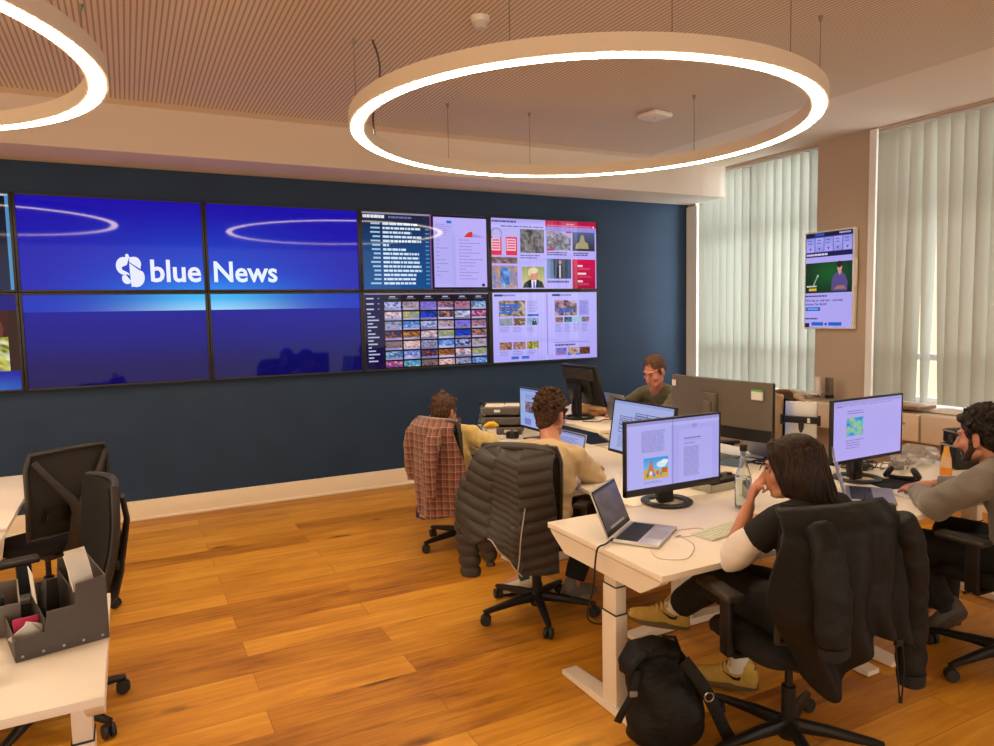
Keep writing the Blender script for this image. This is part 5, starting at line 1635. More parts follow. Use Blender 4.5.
def add_head(b, M, s=1.0):
    """head looking along local +Y; origin at the eyes' height in the middle of the skull"""
    b.M = M @ Matrix.Scale(s, 4)
    b.ell((0, -.018, .035), (.076, .094, .088), 28)
    b.ell((0, .022, -.03), (.063, .066, .085), 26)
    b.ell((0, .046, -.085), (.042, .040, .036), 20)
    b.ell((0, .074, -.103), (.020, .016, .016), 14)
    for sx in (-1, 1):
        b.ell((sx * .038, .056, -.030), (.026, .026, .026), 14)
        b.limb([(sx * .058, -.005, -.070), (sx * .030, .060, -.100)], [.020, .016], 10)
        M2 = Matrix.Rotation(sx * .3, 3, 'Z')
        b.ell((sx * .080, -.012, -.012), (.009, .021, .034), 16, M=M2); b.ell((sx * .079, -.006, -.038), (.008, .012, .012), 12)
        b.limb([(sx * .010, .086, .024), (sx * .044, .074, .024)], [.010, .009], 10)
        b.ell((sx * .011, .100, -.043), (.009, .010, .008), 12)
        b.limb([(sx * .022, .082, -.074), (sx * .004, .091, -.0725)], [.004, .006], 8)
        b.limb([(sx * .020, .080, -.079), (sx * .004, .089, -.0815)], [.004, .0065], 8)
    b.limb([(0, .086, .012), (0, .100, -.015), (0, .114, -.038)], [.0085, .0095, .0135], 12)
    b.ell((0, .078, -.060), (.022, .016, .014), 14)
    b.M = Matrix()
def add_neck(b, M, base, r=.054, s=1):
    b.limb([M @ V((0, -.030, -.010)), M @ V((0, -.024, -.075)), base], [(r * .96, r)] * 2 + [(r * 1.15, r * 1.1)], 18, ref=(1, 0, 0))
def face_details(o, M, s=1):
    """eyes, lips and brows on the finished head: extra faces of the same mesh"""
    me = o.data
    b = MB(); b.M = M @ Matrix.Scale(s, 4)
    for sx in (-1, 1):
        b.ell((sx * .031, .0775, .001), (.0125, .0105, .0085), 14, mi=1)
        b.ell((sx * .031, .0858, .001), (.0052, .0026, .0058), 12, mi=2)
        b.limb([(sx * .017, .0945, .026), (sx * .032, .091, .031), (sx * .048, .076, .026)], [(.003, .0045), (.003, .005), (.002, .003)], 8, mi=4)
        b.limb([(sx * .018, .086, .0085), (sx * .031, .0895, .0105), (sx * .044, .080, .007)], [.002, .0026, .002], 8, mi=4)
    b.limb([(-.021, .0835, -.0745), (0, .0965, -.0725), (.021, .0835, -.0745)], [(.0025, .002), (.0035, .0035), (.0025, .002)], 8, mi=3)
    b.limb([(-.019, .0825, -.080), (0, .0955, -.0825), (.019, .0825, -.080)], [(.0025, .002), (.0035, .004), (.0025, .002)], 8, mi=3)
    bm = bmesh.new(); bm.from_mesh(me)
    vs = [bm.verts.new(p) for p in b.v]
    for f, mi in zip(b.f, b.m):
        try:
            nf = bm.faces.new([vs[k] for k in f]); nf.material_index = mi; nf.smooth = True
        except ValueError:
            pass
    bm.to_mesh(me); bm.free()
    for x in (m_eye, m_iris, m_lip, m_brow):
        me.materials.append(x)

def add_hand(b, wrist, fdir, back, side, curl=.35, spread=.10, s=1.0, thumb=.5, curls=None):
    """fdir: from wrist to knuckles, back: normal of the back of the hand, side: +1 thumb on +x"""
    y = V(fdir).normalized(); z = V(back); z = (z - y * y.dot(z)).normalized(); x = y.cross(z) * side
    M = Matrix((( *[x[0]], y[0], z[0], wrist[0]), (x[1], y[1], z[1], wrist[1]), (x[2], y[2], z[2], wrist[2]), (0, 0, 0, 1))) @ Matrix.Scale(s, 4)
    old = b.M; b.M = M
    b.limb([(.0, -.01, 0), (0, .015, 0), (0, .05, 0), (.001, .082, -.002)], [(.026, .020), (.030, .017), (.040, .0155), (.040, .0125)], 16, ref=(1, 0, 0))
    b.ell((.022, .030, -.010), (.018, .030, .014), 12)
    F = [(.030, .084, .041, .026, .021, .0088), (.0102, .089, .045, .029, .023, .0092), (-.010, .086, .042, .027, .021, .0087), (-.0285, .077, .033, .021, .018, .0078)]
    for k, (fx, fy, a, c, d, r) in enumerate(F):
        ang = spread * (1.5 - k) * .6
        cu = (curls[k] if curls else curl) * (1 + .08 * k)
        p = V((fx, fy - .012, 0)); t = -cu * .55; pts = [p.copy()]
        for L_, dc in ((a + .012, cu), (c, cu * 1.15), (d, cu * .8)):
            dr = V((sin(ang) * cos(t), cos(ang) * cos(t), sin(t)))
            p = p + dr * L_; pts.append(p.copy()); t -= dc
        b.limb(pts, [r * 1.08, r, r * .92, r * .78], 10)
    th = thumb
    p0 = V((.024, .016, -.006)); p1 = V((.047, .044, -.012 - .010 * th)); p2 = V((.056 - .012 * th, .074, -.018 - .022 * th)); p3 = V((.056 - .026 * th, .096, -.022 - .034 * th))
    b.limb([p0, p1, p2, p3], [.0135, .0115, .0100, .0082], 10)
    b.M = old

def shoe(b, heel, toe, up, s=1.0, sole=None):
    pass

def make_shoe(parent, name, ankle, toe_dir, up, m_up, m_sole, L_=.28, extra=None, label=None):
    y = V(toe_dir).normalized(); z = V(up); z = (z - y * y.dot(z)).normalized(); x = y.cross(z)
    M = Matrix(((x[0], y[0], z[0], ankle[0]), (x[1], y[1], z[1], ankle[1]), (x[2], y[2], z[2], ankle[2]), (0, 0, 0, 1)))
    k = L_ / .28
    M = M @ Matrix.Scale(k, 4)
    # local origin at the ankle: sole underside at z -.085
    prof = [(-.076, .030, .030, .060), (-.064, .040, .034, .088), (-.02, .042, .034, .094), (.03, .043, .034, .084), (.075, .047, .036, .062), (.12, .050, .037, .049), (.16, .047, .036, .041), (.19, .036, .030, .030), (.207, .018, .02, .016)]
    u = MB(); u.M = M
    n = 20; vs = []; fs = []
    for (yy, w1, w0, h) in prof:
        zc = -.062 + max(0, (yy - .15)) * .12
        for j in range(n):
            a = 2 * pi * j / n; ca, sa = cos(a), sin(a)
            w = w1 if sa < .3 else w1 * (1 - .28 * (sa - .3) / .7)
            vs.append((w * math.copysign(abs(ca) ** .8, ca), yy, zc + (h * sa if sa > 0 else .012 * sa)))
    for i in range(len(prof) - 1):
        for j in range(n):
            j2 = (j + 1) % n; fs.append([i * n + j, (i + 1) * n + j, (i + 1) * n + j2, i * n + j2])
    fs.append([j for j in range(n)]); fs.append([(len(prof) - 1) * n + j for j in range(n)][::-1])
    u.add(vs, fs)
    u.limb([(0, -.025, -.02), (0, -.02, .018)], [(.034, .044), (.034, .042)], 16, ref=(1, 0, 0))
    o = u.build(name, m_up, parent, remesh=.005, sm=3)
    if label: o['label'] = label
    sb = MB(); sb.M = M
    out = []
    for q in range(36):
        a = 2 * pi * q / 36; yy = .066 + .145 * sin(a)
        w = .044 + .008 * max(0, sin(a)) * (1 - max(0, sin(a) - .75) * 1.5) - .004 * max(0, -sin(a))
        out.append((w * cos(a), yy))
    vs = []; fs = []; lv = [(-.090, .93), (-.084, 1.0), (-.060, 1.03), (-.050, .96)]
    for (zz, kk) in lv:
        for (px, py) in out:
            rise = max(0, (py - .13) / .08) ** 2 * .014
            vs.append((px * kk, .066 + (py - .066) * (.5 + .5 * kk), zz + rise))
    m = 36
    for i in range(3):
        for j in range(m):
            j2 = (j + 1) % m; fs.append([i * m + j, i * m + j2, (i + 1) * m + j2, (i + 1) * m + j])
    fs.append(list(range(m))[::-1]); fs.append([3 * m + j for j in range(m)])
    sb.add(vs, fs); sb.build('sole', m_sole, o, smooth=40)
    if extra: extra(o, M)
    return o

def body(name, label, loc, sp):
    """sp: all joints in world space; the mesh keeps world shape with its origin at loc"""
    b = MB()
    O = Matrix.Translation(-V(loc))
    HM = headM(*sp['head'])
    hs = sp.get('hs', 1)
    add_head(b, HM, hs)
    add_neck(b, HM, V(sp['neck']), sp.get('nr', .052))
    lat = (V(sp['sh'][1]) - V(sp['sh'][0])).normalized()      # from left to right
    k = sp.get('bk', 1)
    # trunk
    b.limb([sp['pelvis'], sp['waist'], sp['chest'], sp['upper'], sp['neck']], [(.150 * k, .105 * k), (.128 * k, .092 * k), (.148 * k, .105 * k), (.135 * k, .075 * k), (.062 * k, .055 * k)], 22, ref=lat)
    for i in (0, 1):
        S, E_, W_ = V(sp['sh'][i]), V(sp['el'][i]), V(sp['wr'][i])
        b.limb([V(sp['upper']) * .6 + S * .4, S], [.062 * k, .054 * k], 14)
        b.limb([S, S.lerp(E_, .5), E_], [.052 * k, .045 * k, .037 * k], 14)
        b.limb([E_, E_.lerp(W_, .35), W_], [.037 * k, .038 * k, .024], 14)
        h = sp['hand'][i]
        if h: add_hand(b, W_, *h)
        H, K, A = V(sp['hip'][i]), V(sp['kn'][i]), V(sp['an'][i])
        b.limb([H, H.lerp(K, .5), K], [.082 * k, .070 * k, .054 * k], 14)
        b.limb([K, K.lerp(A, .35), A], [.050 * k, .052 * k, .034], 14)
        b.limb([A, V(sp['ft'][i])], [.032, .026], 12)
    b.v = [O @ p for p in b.v]
    o = b.build(name, sp['skin'], None, remesh=.0055, sm=3, smooth=180)
    o.location = loc
    face_details(o, O @ HM, hs)
    tag(o, label, 'person')
    return o

def garment_top(person, name, m, sp, loc, infl=.018, sleeve=1.0, wr=6, amp=.010, hem=.06, cuff=None, label=None, neck_in=.012, arms=(0, 1)):
    b = MB(); lat = (V(sp['sh'][1]) - V(sp['sh'][0])).normalized(); k = sp.get('bk', 1)
    P, Wt, C, U, Nk = [V(sp[x]) for x in ('pelvis', 'waist', 'chest', 'upper', 'neck')]
    dn = (P - Wt).normalized()
    b.tube([P + dn * hem, P, Wt, C, U, U.lerp(Nk, .72)], [(.165 * k + infl, .125 * k + infl), (.160 * k + infl, .118 * k + infl), (.145 * k + infl, .104 * k + infl), (.155 * k + infl, .110 * k + infl), (.145 * k + infl * .8, .080 * k + infl), (.072 * k + neck_in, .064 * k + neck_in)], 26, ref=lat)
    for i in (0, 1):
        S, E_, W_ = V(sp['sh'][i]), V(sp['el'][i]), V(sp['wr'][i])
        b.limb([U * .6 + S * .4, S], [(.066 * k + infl * .6)] + [.058 * k + infl * .6], 16)
        if sleeve >= 1:
            q = sleeve - 1
            b.limb([S, S.lerp(E_, .5), E_], [.057 * k + infl * .6, .051 * k + infl * .8, .044 * k + infl * .8], 16)
            end = E_.lerp(W_, min(.97, .5 + .47 * q if q < 1 else .95))
            b.tube([E_, E_.lerp(end, .5), end], [.046 * k + infl * .8, .043 * k + infl * .8, .032 + infl * .45], 16)
        elif sleeve > 0:
            b.tube([S, S.lerp(E_, sleeve)], [.058 * k + infl * .6, .052 * k + infl], 16)
    b.v = [p - V(loc) for p in b.v]
    o = b.build(name, m, person, remesh=.0085, sm=4, disp=wrinkle(amp, wr, 3), smooth=180)
    if label: o['label'] = label
    if sleeve >= 2:
        for i in (0, 1):
            c = MB(); E_, W_ = V(sp['el'][i]) - V(loc), V(sp['wr'][i]) - V(loc)
            c.tube([E_.lerp(W_, .86), E_.lerp(W_, .90), E_.lerp(W_, .97), E_.lerp(W_, .985)], [.030 + infl * .5, .034 + infl * .45, .032 + infl * .4, .026], 16)
            c.build('cuff', cuff or m, o, smooth=50)
    return o
def trousers(person, name, m, sp, loc, infl=.014, to=.93):
    b = MB(); k = sp.get('bk', 1)
    lat = (V(sp['sh'][1]) - V(sp['sh'][0])).normalized()
    P, Wt = V(sp['pelvis']), V(sp['waist'])
    b.limb([P + (P - Wt).normalized() * .03, P.lerp(Wt, .55)], [(.160 * k + infl, .118 * k + infl), (.142 * k + infl, .104 * k + infl)], 22, ref=lat)
    for i in (0, 1):
        H, K, A = V(sp['hip'][i]), V(sp['kn'][i]), V(sp['an'][i])
        b.limb([H, H.lerp(K, .5), K], [.090 * k + infl, .078 * k + infl, .062 * k + infl], 18)
        b.tube([K, K.lerp(A, .4), K.lerp(A, to)], [.062 * k + infl, .058 * k + infl, .048 + infl], 18)
    b.v = [p - V(loc) for p in b.v]
    return b.build(name, m, person, remesh=.010, sm=4, disp=wrinkle(.010, 7, 8), smooth=180)
def socks(person, m, sp, loc, idx=(0, 1), fr=.62):
    for i in idx:
        K, A, F = V(sp['kn'][i]) - V(loc), V(sp['an'][i]) - V(loc), V(sp['ft'][i]) - V(loc)
        MB().tube([K.lerp(A, fr), K.lerp(A, .85), A, A.lerp(F, .3)], [.046, .043, .041, .038], 16).build('sock', m, person, smooth=60)
def short_hair(person, m, HM, loc, s=1.0, top=1.0, amp=.006, freq=40, fringe=0, tufts=0, side=1.0, seed=1, vox=.0055, back=0):
    b = MB(); b.M = Matrix.Translation(-V(loc)) @ HM @ Matrix.Scale(s, 4)
    b.ell((0, -.026, .047), (.0835 * side, .098, .087 * top), 28)
    b.ell((0, -.055, .004), (.0785 * side, .064, .085), 26)
    for sx in (-1, 1): b.limb([(sx * .075 * side, .018, .02), (sx * .076, .014, -.012)], [.012, .008], 8)
    if fringe: b.limb([(-.05, .050, .088), (0, .072, .085 + .01 * fringe), (.05, .050, .088)], [.018, .020 * fringe, .018], 12)
    if back: b.ell((0, -.072, -.05), (.055, .034, .05), 18)
    rnd = random.Random(seed)
    for _ in range(tufts):
        th = rnd.uniform(0, 2 * pi); ph = rnd.uniform(.05, 1.75)
        d = V((sin(ph) * cos(th), sin(ph) * sin(th), cos(ph)))
        if d.y > .55 and d.z < .55: continue
        c = V((0, -.030, .035)) + V((d.x * .080 * side, d.y * .096, d.z * .094 * top))
        if abs(d.x) > .75 and d.z < -.05 and d.y > -.2: continue
        r_ = rnd.uniform(.006, .011)
        t1 = V((rnd.uniform(-1, 1), rnd.uniform(-1, 1), rnd.uniform(-.6, .8))).normalized()
        b.limb([c, c + d * .010 + t1 * .008, c + d * .012 + t1 * .020, c + d * .006 + t1 * .026], [r_, r_ * .9, r_ * .75, r_ * .4], 7)
    return b.build('hair', m, person, remesh=vox, sm=1 if tufts else 2, disp=lambda p: amp * noise.noise(p * freq) + amp * .6 * noise.noise(p * freq * 2.3), smooth=180)

# ------------------------------------------------------------------ the woman
loc = (2.985, -4.94, .0)
W = dict(skin=SK1, head=((2.985, -4.865, 1.104), 34, -8, 0), hs=.97, nr=.046, bk=.96,
         neck=(2.985, -4.93, .995), upper=(2.985, -4.965, .945), chest=(2.985, -4.985, .84), waist=(2.985, -4.99, .69), pelvis=(2.985, -4.985, .575),
         sh=[(2.83, -4.955, .940), (3.14, -4.955, .945)], el=[(2.745, -4.800, .775), (3.22, -4.80, .785)], wr=[(2.862, -4.775, .950), (3.24, -4.56, .785)],
         hand=[((.35, .03, 1), (-.75, .55, .2), -1, 1.0, .05, .92, .7, (.75, .95, 1.1, 1.2)), ((-.1, 1, -.05), (0, .05, 1), 1, .3)],
         hip=[(2.90, -4.95, .56), (3.07, -4.95, .56)], kn=[(2.96, -4.50, .545), (3.05, -4.55, .555)], an=[(2.99, -4.20, .30), (3.10, -4.505, .115)], ft=[(2.93, -4.12, .25), (3.06, -4.42, .06)])
W['kn'][0] = (2.955, -4.50, .535)
p = body('person', 'person with long dark hair, black top and white sleeves leaning chin on hand', loc, W)
m_blktee = cloth('black_tee', (.010, .0095, .010), sheen=0); m_wht = cloth('white_cotton', (.80, .76, .71), sheen=.1); m_btr = cloth('black_trousers', (.008, .0075, .008), sheen=0)
garment_top(p, 'black_top', m_blktee, W, loc, .014, .50, 7, .006)
b = MB()
for i in (0, 1):
    S, E_, W_ = [V(W[x][i]) - V(loc) for x in ('sh', 'el', 'wr')]
    b = MB(); b.tube([S.lerp(E_, .42), S.lerp(E_, .55), S.lerp(E_, .80), E_ + (E_ - S).normalized() * .010, E_.lerp(W_, .14)], [.048, .056, .060, .053, .045], 20)
    b.build('white_sleeve', m_wht, p, remesh=.008, sm=4, disp=wrinkle(.012, 10, 2), smooth=180)
trousers(p, 'trousers', m_btr, W, loc, .016, .80)
socks(p, m_wht, W, loc, fr=.70)
m_olv = mat('olive_suede', (.56, .37, .075), .8, bump=.3, bscale=200, var=.1, vscale=30); m_olvs = mat('olive_sole', (.15, .115, .05), .7); m_lace = mat('lace', (.62, .47, .18), .7)
def trims(o, M):
    b = MB(); b.M = M
    for k in range(5):
        y = .015 + k * .019; zz = .040 - k * .0125
        b.tube([(-.030, y, zz - .022), (-.016, y + .004, zz - .002), (.016, y + .008, zz - .002), (.030, y + .004, zz - .022)], .0048, 6)
    b.tube([(.0, .018, .040), (.035, .02, .055), (.04, .04, .015)], .004, 6); b.tube([(0, .018, .040), (-.035, .025, .05), (-.04, .045, .010)], .004, 6)
    b.build('laces', m_lace, o)
    t = MB(); t.M = M
    for sx in (-1, 1):
        pts = [(-.030, -.028), (-.020, -.044), (.004, -.044), (.050, -.012), (.005, -.032), (-.012, -.034), (-.020, -.028)]
        t.prism([(q[0], q[1]) for q in pts], .003, Matrix.Translation((sx * .0465 - (.0015), .012, .005)) @ Matrix(((0, 0, 1, 0), (1, 0, 0, 0), (0, 1, 0, 0), (0, 0, 0, 1))))
    t.build('side_mark', m_blk, o)
    h = MB(); h.M = M; h.box((0, -.066, -.01), (.03, .012, .05), .005); h.build('heel_tab', m_olvs, o)
O_ = V(loc)
make_shoe(p, 'sneaker', V(W['an'][0]) - O_, (-.78, .66, .10), (.15, 0, 1), m_olv, m_olvs, .285, trims)
make_shoe(p, 'sneaker', V(W['an'][1]) - O_ , (-.62, 1, -.05), (0, 0, 1), m_olv, m_olvs, .285, trims)
# long hair
m_lh = hair_mat('long_brown_hair', (.006, .0035, .003), (.040, .018, .010), (45, 45, 4))
HM = headM(*W['head']); Hc = V(W['head'][0])
b = MB(); b.M = HM @ Matrix.Scale(.97, 4)
b.ell((0, -.030, .045), (.094, .104, .092), 28); b.ell((0, -.065, .0), (.098, .076, .10), 26)
for sx in (-1, 1):
    b.limb([(sx * .025, .055, .098), (sx * .065, .050, .060), (sx * .082, .030, -.01), (sx * .084, .012, -.08)], [.020, .022, .021, .022], 12)
b.M = Matrix()
yw = Matrix.Rotation(R(24), 3, 'Z')
def hp(x, y, z): return Hc + yw @ V((x, y, 0)) + V((0, 0, z))
b.tube([hp(0, -.035, .06), hp(0, -.055, -.02), hp(.030, -.080, -.10), hp(.075, -.115, -.17), hp(.100, -.145, -.24), hp(.105, -.155, -.295)], [(.090, .078), (.106, .084), (.120, .074), (.136, .058), (.145, .044), (.130, .028)], 30, ref=yw @ V((1, 0, 0)))
rnd = random.Random(4)
for k in range(70):
    a = rnd.uniform(-.25, 1.25) * pi + pi
    ca, sa = cos(a), sin(a)
    q = rnd.uniform(.9, 1.08); e = rnd.uniform(-.25, -.35)
    pts = [hp(.075 * ca * q, -.03 + .078 * sa * q, .075 + rnd.uniform(-.02, .02)), hp(.098 * ca * q, -.055 + .080 * sa * q, -.02), hp(.022 + .115 * ca * q, -.080 + .070 * sa * q, -.10),
           hp(.075 + .138 * ca * q, -.112 + .055 * sa * q, -.17), hp(.100 + .142 * ca * q + rnd.uniform(-.012, .012), -.13 + .045 * sa * q, -.235), hp(.108 + .135 * ca * q + rnd.uniform(-.02, .02), -.138 + .035 * sa * q, e)]
    b.limb(pts, [.006, .009, .010, .010, .008, .003], 7)
b.v = [q - V(loc) for q in b.v]
b.build('long_hair', m_lh, p, remesh=.005, sm=1, smooth=180, disp=lambda q: .0022 * noise.noise(V((q.x * 130, q.y * 130, q.z * 14))))

# ------------------------------------------------------------------ the man in beige, facing about 62 degrees to the right of +Y
def rig(origin, yaw):
    Mz = Matrix.Rotation(R(yaw), 3, 'Z'); O = V(origin)
    return lambda x, y, z: tuple(O + Mz @ V((x, y, 0)) + V((0, 0, z)))
loc = (2.83, -3.32, 0)
g = rig(loc, -58)
B = dict(skin=SK1, bk=1.0, head=((2.945, -3.185, 1.118), -66, -14, 0), neck=g(-.01, .07, .980), upper=g(0, .03, .925), chest=g(0, -.01, .86), waist=g(0, -.06, .69), pelvis=g(0, -.075, .57),
         sh=[g(-.185, .04, .905), g(.140, .05, .895)], el=[g(-.25, .22, .785), g(.205, .185, .775)], wr=[(3.12, -2.86, .790), (3.17, -3.21, .790)],
         hand=[((.6, -.25, -.10), (0, .1, 1), 1, .35), ((.9, .35, -.12), (0, -.1, 1), -1, .35)],
         hip=[g(-.09, -.05, .555), g(.09, -.05, .555)], kn=[g(-.13, .36, .55), g(.14, .36, .55)], an=[(2.83, -3.06, .12), (3.02, -3.28, .10)], ft=[(2.74, -2.98, .06), (3.12, -3.24, .05)])
B['hand'] = [((.75, -.30, -.10), (0, .1, 1), -1, .35), ((.9, .35, -.12), (0, -.1, 1), 1, .35)]
p = body('person', 'person in beige sweatshirt with short curly brown hair, seen from behind', loc, B)
m_bei = cloth('beige_sweatshirt', (.62, .47, .27), sc=250, var=.05)
so = garment_top(p, 'sweatshirt', m_bei, B, loc, .024, 2.0, 8, .020, hem=.07)
# dark curved print between the shoulder blades
b = MB()
bk = rig((2.83, -3.32, 0), -58)
def back_surface(x, z):
    o_ = V(bk(x, -.40, z)) - V(loc); d = (V(bk(x, .2, z)) - V(bk(x, -.40, z))).normalized()
    hit, hp_, n_, _ = so.ray_cast(o_, d)
    return (hp_ + n_ * .0018) if hit else None
def mark(pts, r=.0035):
    q = [back_surface(*a) for a in pts]
    q = [a for a in q if a is not None]
    if len(q) > 1: b.tube(q, r, 6)
bpy.context.view_layer.update()
mark([(-.060 + .012 * k, .925 - .012 * sin(pi * k / 10)) for k in range(11)])
mark([(-.035 + .010 * k, .905 - .006 * sin(pi * k / 5)) for k in range(6)], .006)
mark([(.025 + .006 * k, .915 + .010 * k * .5) for k in range(6)], .003); mark([(-.060, .925), (-.055, .91), (-.045, .90)], .003)
if b.v: b.build('back_print', mat('print_dark', (.10, .09, .09), .7), so)
MB().tube([V(g(-.008 + .064 * cos(a), .060 + .058 * sin(a), .966 + .012 * sin(a))) - V(loc) for a in [2 * pi * k / 24 for k in range(24)]], [(.012, .010)] * 24, 8, closed=True).build('neck_rib', m_bei, so)
trousers(p, 'trousers', m_btr, B, loc)
m_hb = hair_mat('curly_brown_hair', (.014, .007, .004), (.10, .045, .020), (40, 40, 40))
short_hair(p, m_hb, headM(*B['head']), loc, 1.0, 1.06, .004, 60, 1, 420, 1.0, 3, back=1, vox=.0045)
m_wsh = mat('white_leather', (.68, .62, .54), .5); m_gsh = mat('grey_suede', (.17, .145, .12), .8); m_teal = mat('teal_knit', (.02, .07, .055), .8)
socks(p, m_teal, B, loc, (0,), .72)
make_shoe(p, 'sneaker', V(B['an'][0]) - V(loc), (-.75, .55, -.25), (-.2, .2, 1), m_wsh, m_blk, .28)
make_shoe(p, 'sneaker', V(B['an'][1]) - V(loc), (.95, .30, -.10), (0, 0, 1), m_gsh, mat('sole_grey', (.28, .25, .21), .6), .29)

# ------------------------------------------------------------------ yellow sweater
loc = (2.86, -1.96, 0)
g = rig(loc, -66)
Y = dict(skin=SK1, hs=.97, bk=.94, head=((2.80, -1.925, 1.008), -62, -10, 0), neck=g(.0, -.06, .885), upper=g(0, -.05, .845), chest=g(0, -.07, .76), waist=g(0, -.06, .64), pelvis=g(0, -.06, .56),
         sh=[g(-.16, -.02, .835), g(.165, .0, .84)], el=[g(-.20, .24, .775), g(.20, .19, .745)], wr=[g(-.04, .26, .93), g(.03, .37, .775)],
         hand=[((.55, .10, 1), (.8, -.4, .1), -1, .9, .05, .9, .6), ((-.3, 1, -.05), (0, 0, 1), 1, .3)],
         hip=[g(-.09, -.04, .55), g(.09, -.04, .55)], kn=[g(-.11, .38, .53), g(.11, .38, .53)], an=[g(-.10, .36, .12), g(.10, .34, .12)], ft=[g(-.10, .46, .06), g(.10, .44, .06)])
Y['wr'][0] = (2.905, -1.868, .855); Y['el'][0] = g(-.10, .20, .775)
Y['hand'][0] = ((-.12, -.05, 1), (.8, .45, .1), -1, 1.05, .05, .88, .6)
p = body('person', 'person in fluffy yellow sweater with short brown hair, hand at mouth', loc, Y)
m_yel = cloth('yellow_wool', (.70, .52, .16), bump=.7, sc=140, sheen=.6)
garment_top(p, 'sweater', m_yel, Y, loc, .030, 1.75, 9, .018, hem=.05)
trousers(p, 'trousers', m_btr, Y, loc)
m_hy = hair_mat('short_brown_hair', (.025, .012, .006), (.13, .060, .028))
short_hair(p, m_hy, headM(*Y['head']), loc, .99, 1.02, .004, 60, 1, 40, 1.03, 9, back=1)
make_shoe(p, 'shoe', V(Y['an'][0]) - V(loc), V(g(0, 1, -.1)) - V(g(0, 0, 0)), (0, 0, 1), m_blk, m_blk2, .27)
make_shoe(p, 'shoe', V(Y['an'][1]) - V(loc), V(g(0, 1, -.1)) - V(g(0, 0, 0)), (0, 0, 1), m_blk, m_blk2, .27)

# ------------------------------------------------------------------ bearded man in grey
loc = (4.32, -5.02, 0)
g = rig(loc, -2)
G = dict(skin=SK1, head=((4.275, -4.855, 1.10), 6, -10, 0), neck=g(-.02, .085, .99), upper=g(-.01, .045, .945), chest=g(0, .0, .84), waist=g(0, -.03, .69), pelvis=g(0, -.03, .575),
         sh=[g(-.185, .06, .930), g(.180, .06, .930)], el=[(4.045, -4.79, .785), (4.56, -4.78, .785)], wr=[(4.245, -4.575, .785), (4.46, -4.545, .785)],
         hand=[((.5, .75, -.08), (-.1, 0, 1), 1, .32), ((-.45, .8, -.08), (.1, 0, 1), 1, .32)],
         hip=[g(-.09, -.0, .56), g(.09, -.0, .56)], kn=[g(-.15, .43, .53), g(.16, .43, .54)], an=[(4.42, -4.63, .165), (4.56, -4.55, .12)], ft=[(4.33, -4.56, .07), (4.56, -4.45, .06)])
G['hand'] = [((.5, .75, -.08), (-.1, 0, 1), 1, .32), ((-.45, .8, -.08), (.1, 0, 1), -1, .32)]
p = body('person', 'person with dark curly hair and beard in a grey shirt, hands on the desk', loc, G)
m_gry = cloth('grey_twill', (.20, .18, .155), sc=350, var=.10)
so = garment_top(p, 'shirt', m_gry, G, loc, .026, 2.0, 8, .022, hem=.12)
b = MB(); b.tube([V(g(-.02 + .066 * cos(a), .078 + .062 * sin(a), 1.0 + .012 * sin(a))) - V(loc) for a in [2 * pi * k / 24 + .6 for k in range(22)]], [(.020, .007)] * 22, 8, ref=(0, 0, 1)); b.build('collar', m_gry, so)
trousers(p, 'trousers', m_btr, G, loc)
m_hg = hair_mat('dark_curly_hair', (.005, .004, .0035), (.028, .018, .012), (40, 40, 40))
short_hair(p, m_hg, headM(*G['head']), loc, 1.0, 1.02, .004, 60, 1, 520, 1.02, 6, back=1, vox=.0045)
b = MB(); b.M = Matrix.Translation(-V(loc)) @ headM(*G['head'])
for sx in (-1, 1):
    b.limb([(sx * .0745, .012, -.010), (sx * .070, .016, -.055), (sx * .050, .050, -.095), (sx * .012, .080, -.108)], [.011, .015, .019, .018], 12)
    b.limb([(sx * .030, .078, -.062), (sx * .004, .098, -.058)], [.0075, .0075], 8)
    b.limb([(sx * .030, .074, -.066), (sx * .034, .066, -.095)], [.008, .012], 8)
b.build('beard', hair_mat('brown_beard', (.014, .008, .005), (.075, .038, .022), (60, 60, 60)), p, remesh=.005, sm=2, disp=lambda q: .003 * noise.noise(q * 90), smooth=180)
socks(p, m_blktee, G, loc, (0, 1), .55)
m_brn = mat('dark_brown_leather', (.055, .035, .024), .5); m_brs = mat('brown_rubber', (.085, .060, .042), .6)
make_shoe(p, 'shoe', V(G['an'][0]) - V(loc), (-.75, .45, -.45), (-.45, .3, 1), m_brn, m_brs, .30)
make_shoe(p, 'shoe', V(G['an'][1]) - V(loc), (.1, 1, -.1), (0, 0, 1), m_brn, m_brs, .30)

# ------------------------------------------------------------------ man in olive, far side, looking down
loc = (4.86, -2.06, 0)
g = rig(loc, 97)
F = dict(skin=SK2, head=((4.575, -2.150, 1.225), 106, -26, -4), neck=g(.03, .175, 1.065), upper=g(.02, .12, 1.015), chest=g(.01, .05, .90), waist=g(0, -.04, .72), pelvis=g(0, -.08, .585),
         sh=[g(-.165, .13, .995), g(.215, .13, 1.0)], el=[g(-.23, .33, .900), g(.27, .33, .900)], wr=[g(-.06, .50, .900), g(.12, .52, .900)],
         hand=[((.1, 1, -.05), (0, 0, 1), 1, .3), ((-.1, 1, -.05), (0, 0, 1), -1, .3)],
         hip=[g(-.09, -.05, .57), g(.09, -.05, .57)], kn=[g(-.12, .38, .55), g(.12, .38, .55)], an=[g(-.12, .36, .12), g(.12, .36, .12)], ft=[g(-.12, .46, .06), g(.12, .46, .06)])
mm_ = Matrix.Rotation(R(97), 3, 'Z')
F['hand'] = [(mm_ @ V((.1, 1, -.05)), (0, 0, 1), 1, .3), (mm_ @ V((-.1, 1, -.05)), (0, 0, 1), -1, .3)]
p = body('person', 'person in olive top with short brown hair looking down behind the monitors', loc, F)
m_oli = cloth('olive_jersey', (.105, .090, .042), sc=300, var=.08)
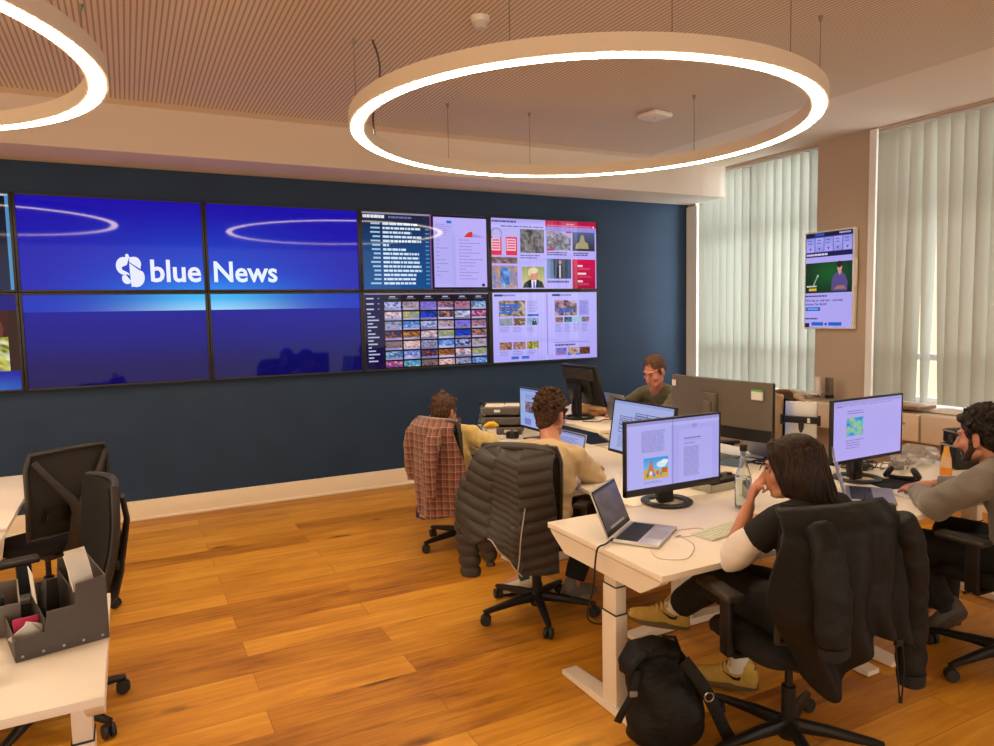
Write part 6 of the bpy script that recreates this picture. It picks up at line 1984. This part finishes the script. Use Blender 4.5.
so = garment_top(p, 'top', m_oli, F, loc, .020, 2.0, 8, .018, hem=.08)
trousers(p, 'trousers', m_btr, F, loc)
m_hf = hair_mat('reddish_brown_hair', (.045, .020, .009), (.16, .075, .032))
short_hair(p, m_hf, headM(*F['head']), loc, .985, .98, .003, 70, 0, 0, 1.0, 12, back=0)
make_shoe(p, 'shoe', V(F['an'][0]) - V(loc), mm_ @ V((0, 1, -.1)), (0, 0, 1), m_blk, m_blk2, .28)
make_shoe(p, 'shoe', V(F['an'][1]) - V(loc), mm_ @ V((0, 1, -.1)), (0, 0, 1), m_blk, m_blk2, .28)
# ================================================================== LIGHT
def area(name, loc, rot, sx, sy, power, col):
    l = bpy.data.lights.new(name, 'AREA'); l.shape = 'RECTANGLE'; l.size = sx; l.size_y = sy; l.energy = power; l.color = col
    o = bpy.data.objects.new(name, l); COL.objects.link(o); o.location = loc; o.rotation_euler = rot
    return o
# daylight outside the windows
area('daylight_narrow_window', (WX + 1.0, -.92, 2.2), (0, R(90), 0), 2.6, 1.9, 230, (.74, .90, 1.0))
area('daylight_wide_window', (WX + 1.0, -4.2, 2.2), (0, R(90), 0), 2.6, 3.6, 145, (.93, .96, 1.0))
w = bpy.data.worlds.new('World'); bpy.context.scene.world = w; w.use_nodes = True
nt = w.node_tree; N = nt.nodes; L = nt.links
bg = N['Background']
tc = N.new('ShaderNodeTexCoord'); sp = N.new('ShaderNodeSeparateXYZ'); L.new(tc.outputs['Generated'], sp.inputs[0])
mr = N.new('ShaderNodeMapRange'); mr.inputs['From Min'].default_value = .05; mr.inputs['From Max'].default_value = .5; L.new(sp.outputs[0], mr.inputs['Value'])
mx = N.new('ShaderNodeMixRGB'); L.new(mr.outputs[0], mx.inputs[0]); mx.inputs[1].default_value = (1.95, 1.48, .98, 1); mx.inputs[2].default_value = (1.9, 2.1, 2.25, 1)
L.new(mx.outputs[0], bg.inputs['Color']); bg.inputs['Strength'].default_value = 1.0

# ================================================================== CAMERA
fpx, cp, cr, cyaw = 712.9112, -.0831, -.0203, .4768
fw = V((sin(cyaw) * cos(cp), cos(cyaw) * cos(cp), sin(cp)))
r0 = V((cos(cyaw), -sin(cyaw), 0)); u0 = r0.cross(fw)
rt = r0 * cos(cr) + u0 * sin(cr); up = -r0 * sin(cr) + u0 * cos(cr)
cam = bpy.data.cameras.new('camera'); co = bpy.data.objects.new('camera', cam); COL.objects.link(co)
co.matrix_world = Matrix(((rt.x, up.x, -fw.x, .7446), (rt.y, up.y, -fw.y, -6.7543), (rt.z, up.z, -fw.z, 1.7192), (0, 0, 0, 1)))
cam.sensor_width = 36; cam.sensor_fit = 'HORIZONTAL'; cam.lens = fpx / 994 * 36
cam.clip_start = .05; cam.clip_end = 100
sc = bpy.context.scene
sc.camera = co
sc.view_settings.view_transform = 'Standard'
sc.view_settings.look = 'None'
sc.view_settings.exposure = 0
sc.cycles.use_denoising = True
sc.cycles.max_bounces = 8
sc.cycles.transparent_max_bounces = 16
sc.cycles.caustics_reflective = False
sc.cycles.caustics_refractive = False
sc.cycles.sample_clamp_indirect = 6
for o in list(bpy.data.objects):
    if o.type in ('CAMERA', 'LIGHT'):
        continue
